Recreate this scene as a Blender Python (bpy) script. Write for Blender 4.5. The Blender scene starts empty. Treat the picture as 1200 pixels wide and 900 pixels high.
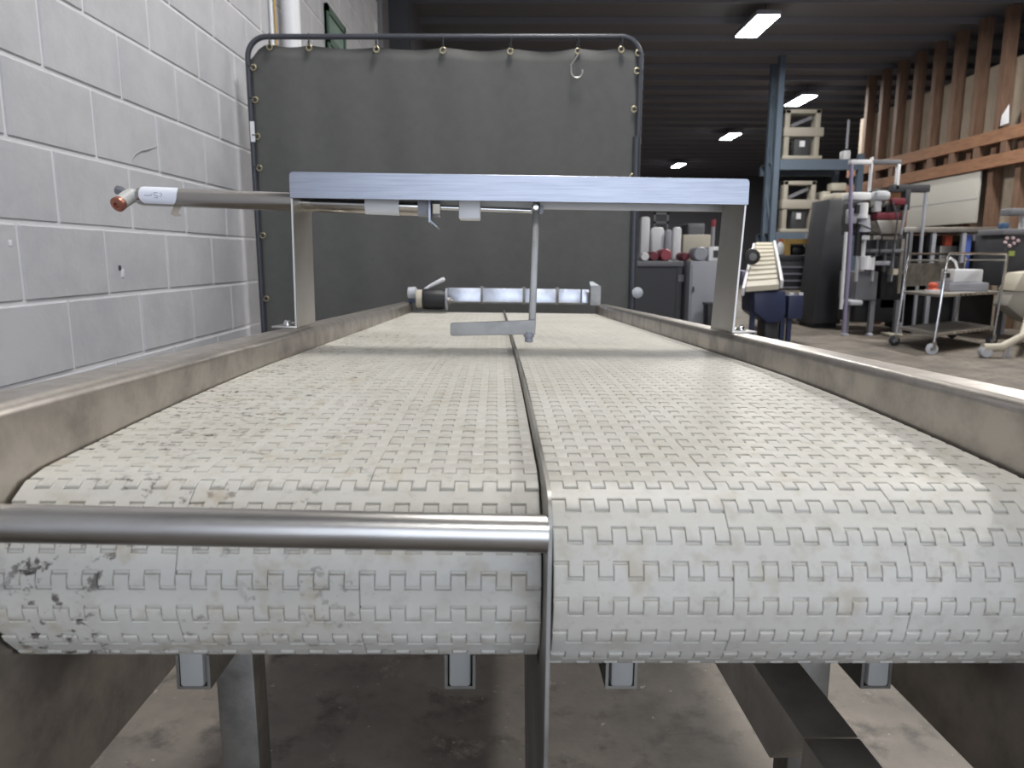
import bpy, bmesh, math, random
from mathutils import Vector, Matrix
random.seed(7)
C = bpy.context.scene.collection
SC = bpy.context.scene

# ------------------------------------------------------------------ camera
PX = 850.0                                   # focal length in pixels of the 1200 wide frame
PITCH = math.atan(148 / PX)
CAM = Vector((0, 0, 1.0))
cd = bpy.data.cameras.new('camera'); cam = bpy.data.objects.new('camera', cd); C.objects.link(cam)
cd.sensor_width = 36; cd.lens = 36 * PX / 1200; cd.clip_start = .02; cd.clip_end = 200
cam.location = CAM; cam.rotation_euler = (math.pi / 2 - PITCH, 0, 0)
cd.dof.use_dof = True; cd.dof.focus_distance = .95; cd.dof.aperture_fstop = 10
SC.camera = cam
FW = Vector((0, math.cos(PITCH), -math.sin(PITCH))); UP = Vector((0, math.sin(PITCH), math.cos(PITCH))); RT = Vector((1, 0, 0))

# ------------------------------------------------------------------ world, lights, exposure
w = bpy.data.worlds.new('world'); SC.world = w; w.use_nodes = True
bg = w.node_tree.nodes['Background']; bg.inputs[0].default_value = (.72, .82, 1, 1); bg.inputs[1].default_value = .7
def area(name, loc, target, sx, sy, power, col):
    l = bpy.data.lights.new(name, 'AREA'); l.shape = 'RECTANGLE'; l.size = sx; l.size_y = sy; l.energy = power; l.color = col
    o = bpy.data.objects.new(name, l); C.objects.link(o); o.location = loc
    o.rotation_euler = (Vector(target) - Vector(loc)).to_track_quat('-Z', 'Y').to_euler(); return o
area('loading_door_daylight', (1.1, -3.85, 1.75), (1.1, 4, 1.6), 4.0, 3.1, 160, (.78, .86, 1))
SC.view_settings.view_transform = 'Standard'; SC.view_settings.look = 'None'; SC.view_settings.gamma = 1
SC.view_settings.exposure = -.25
LAMP_POWER = 190                              # watts of one high bay lamp

# ------------------------------------------------------------------ helpers
def ray(px, py): return FW + RT * ((px - 600) / PX) - UP * ((py - 450) / PX)
def at(px, py, Y): d = ray(px, py); return CAM + d * (Y / d.y)           # the point of a pixel at ground depth Y
def atx(px, py, X): d = ray(px, py); return CAM + d * (X / d.x)
def fl(px, py): d = ray(px, py); return CAM + d * (-CAM.z / d.z)         # the floor under a pixel
def lin(h):
    if isinstance(h, str):
        h = [int(h[i:i + 2], 16) / 255 for i in (0, 2, 4)]
    return [c / 12.92 if c <= .04045 else ((c + .055) / 1.055) ** 2.4 for c in h]

def mat(name, col, rough=.5, metal=0, col2=None, scale=8, stretch=(1, 1, 1), bump=0, bscale=60, emit=0, spread=(.4, .65), rvar=0, coat=0):
    m = bpy.data.materials.new(name); m.use_nodes = True; nt = m.node_tree; n = nt.nodes; L = nt.links
    b = n['Principled BSDF']; c = lin(col)
    b.inputs['Base Color'].default_value = (*c, 1); b.inputs['Roughness'].default_value = rough; b.inputs['Metallic'].default_value = metal
    if emit:
        b.inputs['Emission Color'].default_value = (*c, 1); b.inputs['Emission Strength'].default_value = emit
    if col2 or bump or rvar:
        g = n.new('ShaderNodeNewGeometry'); mp = n.new('ShaderNodeMapping'); mp.inputs['Scale'].default_value = stretch
        L.new(g.outputs['Position'], mp.inputs[0])
    if col2 or rvar:
        t = n.new('ShaderNodeTexNoise'); t.inputs['Scale'].default_value = scale; t.inputs['Detail'].default_value = 6; t.inputs['Roughness'].default_value = .65
        L.new(mp.outputs[0], t.inputs['Vector'])
        r = n.new('ShaderNodeMapRange'); r.inputs[1].default_value = spread[0]; r.inputs[2].default_value = spread[1]
        L.new(t.outputs[0], r.inputs[0])
        if col2:
            x = n.new('ShaderNodeMix'); x.data_type = 'RGBA'; x.inputs[6].default_value = (*c, 1); x.inputs[7].default_value = (*lin(col2), 1)
            L.new(r.outputs[0], x.inputs[0]); L.new(x.outputs[2], b.inputs['Base Color'])
        if rvar:
            q = n.new('ShaderNodeMapRange'); q.inputs[3].default_value = rough - rvar; q.inputs[4].default_value = rough + rvar
            L.new(r.outputs[0], q.inputs[0]); L.new(q.outputs[0], b.inputs['Roughness'])
    if bump:
        t2 = n.new('ShaderNodeTexNoise'); t2.inputs['Scale'].default_value = bscale; t2.inputs['Detail'].default_value = 4
        L.new(mp.outputs[0], t2.inputs['Vector'])
        bp = n.new('ShaderNodeBump'); bp.inputs['Strength'].default_value = bump; bp.inputs['Distance'].default_value = .004
        L.new(t2.outputs[0], bp.inputs['Height']); L.new(bp.outputs[0], b.inputs['Normal'])
    if coat: b.inputs['Coat Weight'].default_value = coat
    return m

HOME = {}
class MB:
    def __init__(s, T=None): s.v = []; s.f = []; s.T = T
    def add(s, vs, fs):
        k = len(s.v); s.v += [Vector(p) for p in vs]; s.f += [[i + k for i in q] for q in fs]; return s
    def box(s, x0, x1, y0, y1, z0, z1):
        return s.add([(x0, y0, z0), (x1, y0, z0), (x1, y1, z0), (x0, y1, z0), (x0, y0, z1), (x1, y0, z1), (x1, y1, z1), (x0, y1, z1)],
                     [(0, 3, 2, 1), (4, 5, 6, 7), (0, 1, 5, 4), (1, 2, 6, 5), (2, 3, 7, 6), (3, 0, 4, 7)])
    def hexa(s, a, b):                       # two quads of four points each
        return s.add(list(a) + list(b), [(0, 3, 2, 1), (4, 5, 6, 7), (0, 1, 5, 4), (1, 2, 6, 5), (2, 3, 7, 6), (3, 0, 4, 7)])
    def bar(s, p, q, wx, wz, side=Vector((1, 0, 0))):   # a square bar between two points
        p = Vector(p); q = Vector(q); d = (q - p).normalized(); a = (side - d * side.dot(d)).normalized(); b = d.cross(a)
        h = lambda o: [o - a * wx / 2 - b * wz / 2, o + a * wx / 2 - b * wz / 2, o + a * wx / 2 + b * wz / 2, o - a * wx / 2 + b * wz / 2]
        return s.hexa(h(p), h(q))
    def tube(s, pts, r, n=14, close=False):
        pts = [Vector(p) for p in pts]; m = len(pts); rr = r if isinstance(r, (list, tuple)) else [r] * m; vs = []; fs = []
        nrm = None
        for i, p in enumerate(pts):
            if close: t = (pts[(i + 1) % m] - pts[i - 1]).normalized()
            else: t = (pts[min(i + 1, m - 1)] - pts[max(i - 1, 0)]).normalized()
            if nrm is None: nrm = t.orthogonal().normalized()
            nrm = (nrm - t * nrm.dot(t)).normalized(); bn = t.cross(nrm)
            for k in range(n):
                a = 2 * math.pi * k / n; vs.append(p + (nrm * math.cos(a) + bn * math.sin(a)) * rr[i])
        for i in range(m if close else m - 1):
            j = (i + 1) % m
            for k in range(n): fs.append((i * n + k, i * n + (k + 1) % n, j * n + (k + 1) % n, j * n + k))
        if not close: fs += [tuple(range(n))[::-1], tuple((m - 1) * n + k for k in range(n))]
        return s.add(vs, fs)
    def lathe(s, o, d, prof, n=20):          # profile of (distance along d, radius), closed at both ends
        o = Vector(o); d = Vector(d).normalized(); a = d.orthogonal().normalized(); b = d.cross(a); vs = []; fs = []
        for (t, r) in prof:
            for k in range(n):
                x = 2 * math.pi * k / n; vs.append(o + d * t + (a * math.cos(x) + b * math.sin(x)) * r)
        for i in range(len(prof) - 1):
            for k in range(n): fs.append((i * n + k, i * n + (k + 1) % n, (i + 1) * n + (k + 1) % n, (i + 1) * n + k))
        fs += [tuple(range(n))[::-1], tuple((len(prof) - 1) * n + k for k in range(n))]
        return s.add(vs, fs)
    def prism(s, poly, e0, e1):              # polygon points extruded: e0(p), e1(p) place both ends
        m = len(poly)
        return s.add([e0(p) for p in poly] + [e1(p) for p in poly],
                     [tuple(range(m))[::-1], tuple(range(m, 2 * m))] + [(i, (i + 1) % m, (i + 1) % m + m, i + m) for i in range(m)])
    def pbox(s, px0, py0, px1, py1, Y, dep):  # a box whose front shows at this pixel rectangle when its front stands at depth Y
        a = at(px0, py1, Y); b = at(px1, py0, Y); return s.box(a.x, b.x, Y, Y + dep, a.z, b.z)
    def mesh(s, name, m, off=Vector((0, 0, 0)), bevel=0, seg=2, smooth=True):
        me = bpy.data.meshes.new(name)
        T = s.T or (lambda p: p)
        me.from_pydata([T(p) - off for p in s.v], [], s.f)
        bm = bmesh.new(); bm.from_mesh(me); bmesh.ops.recalc_face_normals(bm, faces=bm.faces)
        if bevel:
            es = [e for e in bm.edges if len(e.link_faces) == 2 and e.calc_face_angle(0) > .6]
            bmesh.ops.bevel(bm, geom=es, offset=bevel, segments=seg, affect='EDGES', profile=.5, clamp_overlap=True)
        bm.to_mesh(me); bm.free()
        if smooth:
            me.polygons.foreach_set('use_smooth', [True] * len(me.polygons)); me.set_sharp_from_angle(angle=math.radians(35))
        me.materials.append(m); me.update(); return me
    def build(s, name, m, parent=None, bevel=0, seg=2, smooth=True, kind=None):
        off = HOME[parent.name] if parent else Vector((0, 0, 0))
        vs = [(s.T or (lambda p: p))(p) for p in s.v]
        if not parent:
            off = Vector((sum(p.x for p in vs) / len(vs), sum(p.y for p in vs) / len(vs), min(p.z for p in vs)))
        o = bpy.data.objects.new(name, s.mesh(name, m, off, bevel, seg, smooth)); C.objects.link(o)
        if parent: o.parent = parent
        else: o.location = off
        HOME[o.name] = off
        if kind: o['kind'] = kind
        return o
def tag(o, label, cat=None, group=None):
    o['label'] = label
    if cat: o['category'] = cat
    if group: o['group'] = group
    return o
def thing(name, loc, label, cat, group=None):
    o = bpy.data.objects.new(name, None); C.objects.link(o); o.location = loc; o.empty_display_size = .1
    HOME[o.name] = Vector(loc); return tag(o, label, cat, group)
def struct(o): o['kind'] = 'structure'; return o
def arc(cx, cy, r, a0, a1, n=6): return [(cx + r * math.cos(math.radians(a0 + (a1 - a0) * i / n)), cy + r * math.sin(math.radians(a0 + (a1 - a0) * i / n))) for i in range(n + 1)]

# ------------------------------------------------------------------ materials
M = {}
M['block'] = mat('painted_block', 'b9b9bd', .85, col2='aeafb4', scale=5, bump=.35, bscale=55)
M['mortar'] = mat('painted_mortar', 'cfcfd2', .85, bump=.3, bscale=90)
M['clad'] = mat('dark_cladding', '68686e', .8)
M['ceil'] = mat('dark_ceiling', '737277', .8)
M['purlin'] = mat('dark_purlin', '75747a', .6)
M['floor'] = None
M['steel'] = mat('stainless', 'c4c1bc', .42, 1, col2='b2aea8', scale=4, spread=(.3, .75))
M['cylinder'] = mat('polished_tube', 'b2aea8', .16, 1)
M['bar'] = mat('ground_bar', 'bcb9b5', .33, 1, col2='a9a6a2', scale=30, stretch=(.4, 3, 3), spread=(.3, .7))
M['paddle'] = mat('dull_stainless', '8a8884', .42, 1, col2='7b7976', scale=20)
M['steel_brushed'] = mat('brushed_stainless', '94979f', .36, 1, col2='868992', scale=30, stretch=(.3, 3, 10), bump=.04, bscale=200)
M['steel_rail'] = mat('rail_stainless', 'bdb7b0', .43, 1, col2='97918b', scale=14, stretch=(1, 1, 1), bump=.02, bscale=120, spread=(.42, .72), rvar=.08)
M['steel_dark'] = mat('dark_stainless', '94928d', .48, 1, col2='6c6a66', scale=10, spread=(.4, .7))
M['tube'] = mat('tube_stainless', 'cbc8c2', .5, 1, col2='b5b1aa', scale=12)
M['chrome'] = mat('chrome', 'd0d0d0', .15, 1)
M['curtain'] = mat('curtain_vinyl', '545452', .7, col2='50504e', scale=20, bump=.15, bscale=700)
M['frame'] = mat('frame_paint', '3b3d44', .4)
M['brass'] = mat('brass', 'b3a98c', .45, 1)
M['tie'] = mat('tie_cord', '2c2c30', .7)
M['white'] = mat('white_plastic', 'd8d9dc', .45)
M['cream'] = mat('cream_paint', 'b9b3a4', .5)
M['press'] = mat('press_paint', 'a09b8f', .55)
M['nylon'] = mat('nylon', 'b2b5ba', .4)
M['strip'] = mat('wear_plastic', '9c9b97', .5)
M['copper'] = mat('copper_ring', 'a06a58', .35, .6)
M['ltgrey'] = mat('light_grey_paint', '9698a0', .5)
M['grey'] = mat('grey_paint', '6d6e73', .5)
M['dark'] = mat('dark_paint', '3a3b3f', .5)
M['black'] = mat('black_rubber', '1d1d20', .5)
M['navy'] = mat('navy_paint', '2b3350', .45)
M['rack'] = mat('rack_blue', '566473', .5)
M['red'] = mat('red_paint', '95404c', .5)
M['darkred'] = mat('dark_red', '6c2733', .5)
M['orange'] = mat('orange_plastic', 'c0563f', .5)
M['yellow'] = mat('yellow_paint', 'b3924f', .5)
M['lilac'] = mat('lilac_tube', '8a839f', .4)
M['green'] = mat('green_paint', '2f5240', .5)
M['paper'] = mat('paper_label', 'dcdee6', .7)
M['ink'] = mat('ink', '4a5268', .7)
M['wood'] = mat('timber', '745a49', .75, col2='5f4738', scale=6, stretch=(4, 4, .5))
M['beam'] = mat('timber_beam', '90684c', .75, col2='7b563e', scale=6, stretch=(4, .6, 4))
M['sheet'] = mat('pale_sheet', '9c9081', .8, col2='8d8172', scale=3)
M['panel'] = mat('white_panel', 'b4b2ab', .7)
M['glow'] = mat('lamp_diffuser', 'f6faff', .5, emit=30)
M['seam'] = mat('end_steel', 'd2d6e2', .38, 1, col2='c2c7d2', scale=25)

def floor_mat():
    m = bpy.data.materials.new('concrete'); m.use_nodes = True; nt = m.node_tree; n = nt.nodes; L = nt.links; b = n['Principled BSDF']
    g = n.new('ShaderNodeNewGeometry')
    def noise(s, d=8, ro=.65):
        t = n.new('ShaderNodeTexNoise'); t.inputs['Scale'].default_value = s; t.inputs['Detail'].default_value = d; t.inputs['Roughness'].default_value = ro; L.new(g.outputs['Position'], t.inputs[0]); return t.outputs[0]
    def ramp(s, a, c):
        r = n.new('ShaderNodeMapRange'); r.inputs[1].default_value = a; r.inputs[2].default_value = c; L.new(s, r.inputs[0]); return r.outputs[0]
    def mix(f, a, c):
        x = n.new('ShaderNodeMix'); x.data_type = 'RGBA'; L.new(f, x.inputs[0])
        for s, k in ((a, 6), (c, 7)):
            if isinstance(s, str): x.inputs[k].default_value = (*lin(s), 1)
            else: L.new(s, x.inputs[k])
        return x.outputs[2]
    c = mix(ramp(noise(2.2), .36, .66), '5a554e', '857c72')
    c = mix(ramp(noise(9), .52, .66), c, '524c46')
    c = mix(ramp(noise(5, 6, .75), .60, .68), c, '8a8177')
    c = mix(ramp(noise(34, 3), .68, .72), c, 'a09a91')
    c = mix(ramp(noise(16, 3), .70, .74), c, '39342f')
    L.new(c, b.inputs['Base Color'])
    q = n.new('ShaderNodeMapRange'); q.inputs[3].default_value = .45; q.inputs[4].default_value = .75; L.new(noise(3), q.inputs[0]); L.new(q.outputs[0], b.inputs['Roughness'])
    bp = n.new('ShaderNodeBump'); bp.inputs['Strength'].default_value = .15; bp.inputs['Distance'].default_value = .005; L.new(noise(60), bp.inputs['Height']); L.new(bp.outputs[0], b.inputs['Normal'])
    return m
M['floor'] = floor_mat()

# ------------------------------------------------------------------ the room
WX = -1.29; H = 4.6; WT = 3.402; EX = 7.05
fo = struct(MB().box(-1.6, 14, -4, 34, -.1, 0).build('floor', M['floor'], smooth=False))
co = struct(MB().box(-1.6, 14, -4, 34, H, H + .1).build('ceiling', M['ceil'], smooth=False))
y = 1.0
while y < 33:
    MB().box(-1.5, 13.9, y, y + .05, H - .09, H).build('purlin', M['purlin'], co, smooth=False); y += .9
struct(MB().box(-1.6, 14, 33.5, 34, 0, H).build('wall_back', M['clad'], smooth=False))
struct(MB().box(14, 14.2, -4, 34, 0, H).build('wall_far_right', M['clad'], smooth=False))
wf = struct(MB().box(-1.6, -1.0, -4.2, -4, 0, H).build('wall_front', M['clad'], smooth=False))   # the loading door opening lies behind the camera
MB().box(3.2, 14, -4.2, -4, 0, H).build('wall_section', M['clad'], wf, smooth=False)
MB().box(-1.0, 3.2, -4.2, -4, 3.4, H).build('door_header', M['clad'], wf, smooth=False)
wl = struct(MB().box(WX - .3, WX, -4, 7.45, 0, WT).build('wall_left', M['mortar'], smooth=False))
MB().box(WX - .3, WX - .03, -4, 7.45, WT, H).build('upper_cladding', M['clad'], wl, smooth=False)
MB().box(WX - .3, WX + .02, 7.45, 7.62, 0, H).build('pilaster', M['grey'], wl, smooth=False)
MB().box(WX - .3, WX - .12, 7.62, 33.5, 0, H).build('far_cladding', M['clad'], wl, smooth=False)
BL, BH, BZ = .41, .21, .042
bmesh_block = MB().box(-.03, .004, .005, BL - .005, .005, BH - .005).mesh('block', M['block'], bevel=.004, seg=1)
def rows(k0, k1, ya, yb):
    for k in range(k0, k1):
        off = 1.928 if k % 2 == 0 else 2.113
        i0 = math.ceil((ya - off) / BL); i1 = math.floor((yb - off) / BL)
        for i in range(i0, i1): yield k, off + i * BL
for (k, yy) in list(rows(0, 16, 1.25, 4.3)) + list(rows(8, 16, 3.95, 7.45)):
    o = bpy.data.objects.new('block', bmesh_block); C.objects.link(o); o.parent = wl
    o.location = Vector((WX + random.uniform(-.001, .001), yy, BZ + k * BH)) - HOME['wall_left']
# blocks nobody sees one by one: in front of the frame and behind the screen
sb = MB()
for (k, yy) in list(rows(0, 16, -4, 1.4)) + list(rows(0, 8, 3.9, 7.4)):
    sb.box(WX - .02, WX + .004, yy + .005, yy + BL - .005, BZ + k * BH + .005, BZ + (k + 1) * BH - .005)
sb.build('block_courses', M['block'], wl, kind='stuff', smooth=False)
for (px, py, ry, rz, m_) in ((140.5, 314, .008, .008, 'dark'), (143.5, 320, .010, .014, 'white'), (12, 285, .006, .008, 'mortar')):
    p = atx(px, py, WX + .004); MB().box(WX + .002, WX + .0055, p.y - ry, p.y + ry, p.z - rz, p.z + rz).build('wall_chip', M[m_], wl, bevel=.001)
sc_pts = [atx(px, py, WX + .0042) for px, py in ((155, 188), (157, 182), (164, 177), (173, 175), (184, 172))]
MB().tube(sc_pts, [.001, .003, .003, .004, .001], 6).build('scuff_mark', mat('scuff', '9a9a9c', .9), wl)
# steel column beyond the end of the block wall
t = thing('steel_column', (WX + .12, 8.1, 0), 'dark steel roof column just past the end of the block wall', 'column')
MB().box(WX + .02, WX + .22, 8.0, 8.015, .01, H - .10).build('flange', M['dark'], t)
MB().box(WX + .02, WX + .22, 8.185, 8.2, .01, H - .10).build('flange', M['dark'], t)
MB().box(WX + .115, WX + .125, 8.015, 8.185, .01, H - .10).build('web', M['dark'], t)
MB().box(WX - .02, WX + .26, 7.95, 8.25, 0, .012).build('base_plate', M['dark'], t)
# pipes on the wall
def wallpipe(px, r, m, X, label, clips):
    Y = atx(px, 20, X).y
    p = thing('wall_pipe', (X, Y, .0), label, 'pipe')
    MB().tube([(X, Y, .02), (X, Y, WT + .5)], r, 16).build('pipe', m, p)
    for z in clips:
        MB().box(WX + .003, X + r * .3, Y - r - .012, Y + r + .012, z, z + .025).build('clip', M['ltgrey'], p, bevel=.002)
wallpipe(318, .009, M['white'], WX + .02, 'thin white conduit running up the block wall behind the screen', (1.4, 2.6))
wallpipe(341, .05, M['white'], WX + .075, 'thick white plastic drain pipe running up the block wall', (1.2, 2.7))
wallpipe(322.5, .006, M['yellow'], WX + .018, 'thin yellowish conduit on the block wall beside the white one', (1.4, 2.6))
# green sign on the wall
a = atx(380, 3, WX + .01); b2 = atx(402, 30, WX + .01)
sg = thing('wall_sign', (WX + .012, (a.y + b2.y) / 2, 2.1), 'green framed sign board fixed to the grey block wall above the screen', 'sign')
zt = a.z; zb = zt - .62
MB().box(WX + .005, WX + .02, a.y, b2.y, zb, zt).build('board', mat('sign_face', '6b8578', .5, col2='5a7568', scale=9), sg)
for (y0, y1, z0, z1) in ((a.y, b2.y, zt - .05, zt), (a.y, b2.y, zb, zb + .05), (a.y, a.y + .05, zb, zt), (b2.y - .05, b2.y, zb, zt), (a.y, b2.y, zt - .25, zt - .2), (a.y, b2.y, zt - .44, zt - .40)):
    MB().box(WX + .006, WX + .03, y0, y1, z0, z1).build('frame_bar', M['green'], sg)

# ------------------------------------------------------------------ ceiling lamps
def lamp(px, py, zl, label, lx=.31, ly=1.0, pos=None, watts=0):
    if pos: p = Vector(pos)
    else:
        d = ray(px, py); p = CAM + d * ((zl - CAM.z) / d.z)
    t = thing('high_bay_lamp', p, label, 'ceiling lamp', 'high bay lamps')
    x, y, z = p
    MB().box(x - lx / 2 - .02, x + lx / 2 + .02, y - ly / 2 - .02, y + ly / 2 + .02, z + .004, z + .07).build('housing', M['ltgrey'], t, bevel=.01)
    MB().box(x - lx / 2, x + lx / 2, y - ly / 2, y + ly / 2, z - .012, z + .004).build('diffuser', M['glow'], t)
    for s in (-1, 1): MB().tube([(x, y + s * ly * .35, z + .06), (x, y + s * ly * .35, H - .001)], .006, 6).build('suspension_rod', M['dark'], t)
    l = bpy.data.lights.new('lamp_light', 'AREA'); l.shape = 'RECTANGLE'; l.size = lx; l.size_y = ly; l.energy = watts or LAMP_POWER; l.color = (1, .97, .92)
    o = bpy.data.objects.new('lamp_light', l); C.objects.link(o); o.parent = t; o.location = (0, 0, -.02)
    return t
lamp(887, 31, 4.35, 'nearest glowing high bay lamp above the machines, largest of the lit four')
lamp(938, 118, 4.35, 'glowing high bay lamp above the cream press on the rack')
lamp(856, 160, 4.35, 'glowing oval high bay lamp above the gantry beam end')
lamp(795, 194, 4.35, 'farthest glowing high bay lamp, smallest, just above the gantry beam')
lamp(0, 0, 0, 'high bay lamp over the conveyor, above the frame', pos=(.35, 2.5, 4.35), watts=105)
lamp(0, 0, 0, 'high bay lamp over the aisle beside the conveyor', pos=(3.6, 4.6, 4.35), watts=130)
lamp(0, 0, 0, 'added unseen fill lamp over the loading door end of the hall', pos=(.35, -1.9, 4.35), watts=30)  # added behind the camera to make up ambient light the closed walls take
lamp(0, 0, 0, 'added unseen fill lamp over the aisle near the loading door', pos=(3.6, -.8, 4.35), watts=60)  # second added lamp behind the camera, only there as fill light
lamp(0, 0, 0, 'high bay lamp above the trolley', pos=(6.1, 8.4, 4.35))

# ------------------------------------------------------------------ the conveyor
K = .95                                       # conveyor sizes below are read in units of a 25.4 mm link; the link is 24.1 mm
dv = (FW + RT * (-19 / PX) + UP * (120 / PX)).normalized()
uv = dv.cross(Vector((0, 0, 1))).normalized(); wv = uv.cross(dv)
ro = math.radians(.75); uv, wv = uv * math.cos(ro) - wv * math.sin(ro), wv * math.cos(ro) + uv * math.sin(ro)
def cv(p): return CAM + (uv * p[0] + dv * p[1] + wv * p[2]) * K
def CB(): return MB(cv)
base = cv((.04, 1.9, 0)); base.z = 0
cn = thing('conveyor', base, 'long stainless twin lane conveyor with white modular plastic belts', 'conveyor')
UL, UR, UD = -.373, .458, .0388                # inner faces of the two side rails, the divider
FR, BK = .40, 3.33

def belt_mat():
    m = bpy.data.materials.new('belt_plastic'); m.use_nodes = True; nt = m.node_tree; n = nt.nodes; L = nt.links; b = n['Principled BSDF']
    g = n.new('ShaderNodeNewGeometry')
    def noise(s, d=5, ro=.6, st=None):
        t = n.new('ShaderNodeTexNoise'); t.inputs['Scale'].default_value = s; t.inputs['Detail'].default_value = d; t.inputs['Roughness'].default_value = ro
        if st:
            mp = n.new('ShaderNodeMapping'); mp.inputs['Scale'].default_value = st; L.new(g.outputs['Position'], mp.inputs[0]); L.new(mp.outputs[0], t.inputs[0])
        else: L.new(g.outputs['Position'], t.inputs[0])
        return t.outputs[0]
    def ramp(s, a, c, lo=0, hi=1):
        r = n.new('ShaderNodeMapRange'); r.inputs[1].default_value = a; r.inputs[2].default_value = c; r.inputs[3].default_value = lo; r.inputs[4].default_value = hi; L.new(s, r.inputs[0]); return r.outputs[0]
    def mix(f, a, c):
        x = n.new('ShaderNodeMix'); x.data_type = 'RGBA'; L.new(f, x.inputs[0])
        for s, k in ((a, 6), (c, 7)):
            if isinstance(s, str): x.inputs[k].default_value = (*lin(s), 1)
            else: L.new(s, x.inputs[k])
        return x.outputs[2]
    def mul(a, c):
        x = n.new('ShaderNodeMath'); x.operation = 'MULTIPLY'; L.new(a, x.inputs[0]); L.new(c, x.inputs[1]); return x.outputs[0]
    c = mix(ramp(noise(7), .35, .7), 'bfbcb4', 'b4b0a6')
    c = mix(ramp(noise(60, 4), .5, .75, 0, .5), c, '9f998c')
    sep = n.new('ShaderNodeSeparateXYZ'); L.new(g.outputs['Position'], sep.inputs[0])
    edge = ramp(sep.outputs[0], -.12, -.36)               # wear and black grease along the wall side of the belt
    sp = ramp(noise(95, 3, .6, (1, 1, 1)), .57, .65)
    c = mix(mul(mul(sp, ramp(noise(14, 2), .42, .55)), ramp(sep.outputs[0], .0, -.34, .12, 1)), c, '57514a')
    c = mix(mul(ramp(noise(30, 3), .58, .74), ramp(sep.outputs[0], .6, -.4, .15, .8)), c, 'a99c86')
    L.new(c, b.inputs['Base Color']); b.inputs['Roughness'].default_value = .5
    bp = n.new('ShaderNodeBump'); bp.inputs['Strength'].default_value = .12; bp.inputs['Distance'].default_value = .001; L.new(noise(420, 2), bp.inputs['Height']); L.new(bp.outputs[0], b.inputs['Normal'])
    return m
M['belt'] = belt_mat()

P = .0254; TP = .0226; TH = .009; FL = .0064
def module_bm(nt):
    """one belt brick of nt teeth: fingers on both sides of the hinge lines, in link units, x from 0"""
    g = .0002; bb = P / 2 - FL; e = P / 2 + FL - .0015; top = []; bot = []
    for i in range(nt):
        x0 = i * TP + g; x1 = i * TP + TP / 2 - g
        top += [(i * TP + (g if i == 0 else 0) if i else x0, e), (x1, e), (x1, bb), ((i + 1) * TP + (g if i < nt - 1 else -g), bb)]
        if i: top[-4] = (x0, e)
        x2 = i * TP + TP / 2 + g; x3 = (i + 1) * TP - g
        bot += [((i * TP - g) if i else g, -bb), (x2, -bb), (x2, -e), (x3, -e)]
    pts = top + bot[::-1]
    out = []
    for q in pts:
        if not out or (abs(q[0] - out[-1][0]) + abs(q[1] - out[-1][1])) > 1e-6: out.append(q)
    bm = bmesh.new(); vs = [bm.verts.new((x, y, TH / 2)) for x, y in out]; f = bm.faces.new(vs)
    r = bmesh.ops.extrude_face_region(bm, geom=[f]); nv = [v for v in r['geom'] if isinstance(v, bmesh.types.BMVert)]
    for v in nv: v.co.z = -TH / 2
    bmesh.ops.recalc_face_normals(bm, faces=bm.faces)
    es = [ed for ed in bm.edges if all(v.co.z > 0 for v in ed.verts) and ed.calc_face_angle(0) > .5]
    bmesh.ops.bevel(bm, geom=es, offset=.0006, segments=1, affect='EDGES', clamp_overlap=True)
    for yy in (-P / 2 - .0035, -P / 2 - .001, -bb, bb, P / 2 + .001, P / 2 + .0035):
        bmesh.ops.bisect_plane(bm, geom=bm.verts[:] + bm.edges[:] + bm.faces[:], plane_co=(0, yy, 0), plane_no=(0, 1, 0))
    for v in bm.verts:
        if v.co.z > 0 and abs(v.co.y) > P / 2 + .0012:
            v.co.z -= .0017 * ((abs(v.co.y) - P / 2) / FL) ** 1.5
    # the knuckle floor seen at the bottom of the joints
    zz = TH / 2 - .0021; q = [bm.verts.new((x, y, z)) for z in (-TH / 2 + .001, zz) for x, y in ((.0006, -P / 2 + .0008), (nt * TP - .0006, -P / 2 + .0008), (nt * TP - .0006, P / 2 - .0008), (.0006, P / 2 - .0008))]
    for f_ in ((0, 3, 2, 1), (4, 5, 6, 7), (0, 1, 5, 4), (1, 2, 6, 5), (2, 3, 7, 6), (3, 0, 4, 7)): bm.faces.new([q[i] for i in f_])
    return bm
def module_mesh(nt):
    bm = module_bm(nt); me = bpy.data.meshes.new('belt_module')
    for v in bm.verts: v.co *= K
    bmesh.ops.recalc_face_normals(bm, faces=bm.faces); bm.to_mesh(me); bm.free(); me.materials.append(M['belt'])
    me.polygons.foreach_set('use_smooth', [True] * len(me.polygons)); me.set_sharp_from_angle(angle=math.radians(30)); return me
mod = {6: module_mesh(6), 12: module_mesh(12)}
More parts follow.
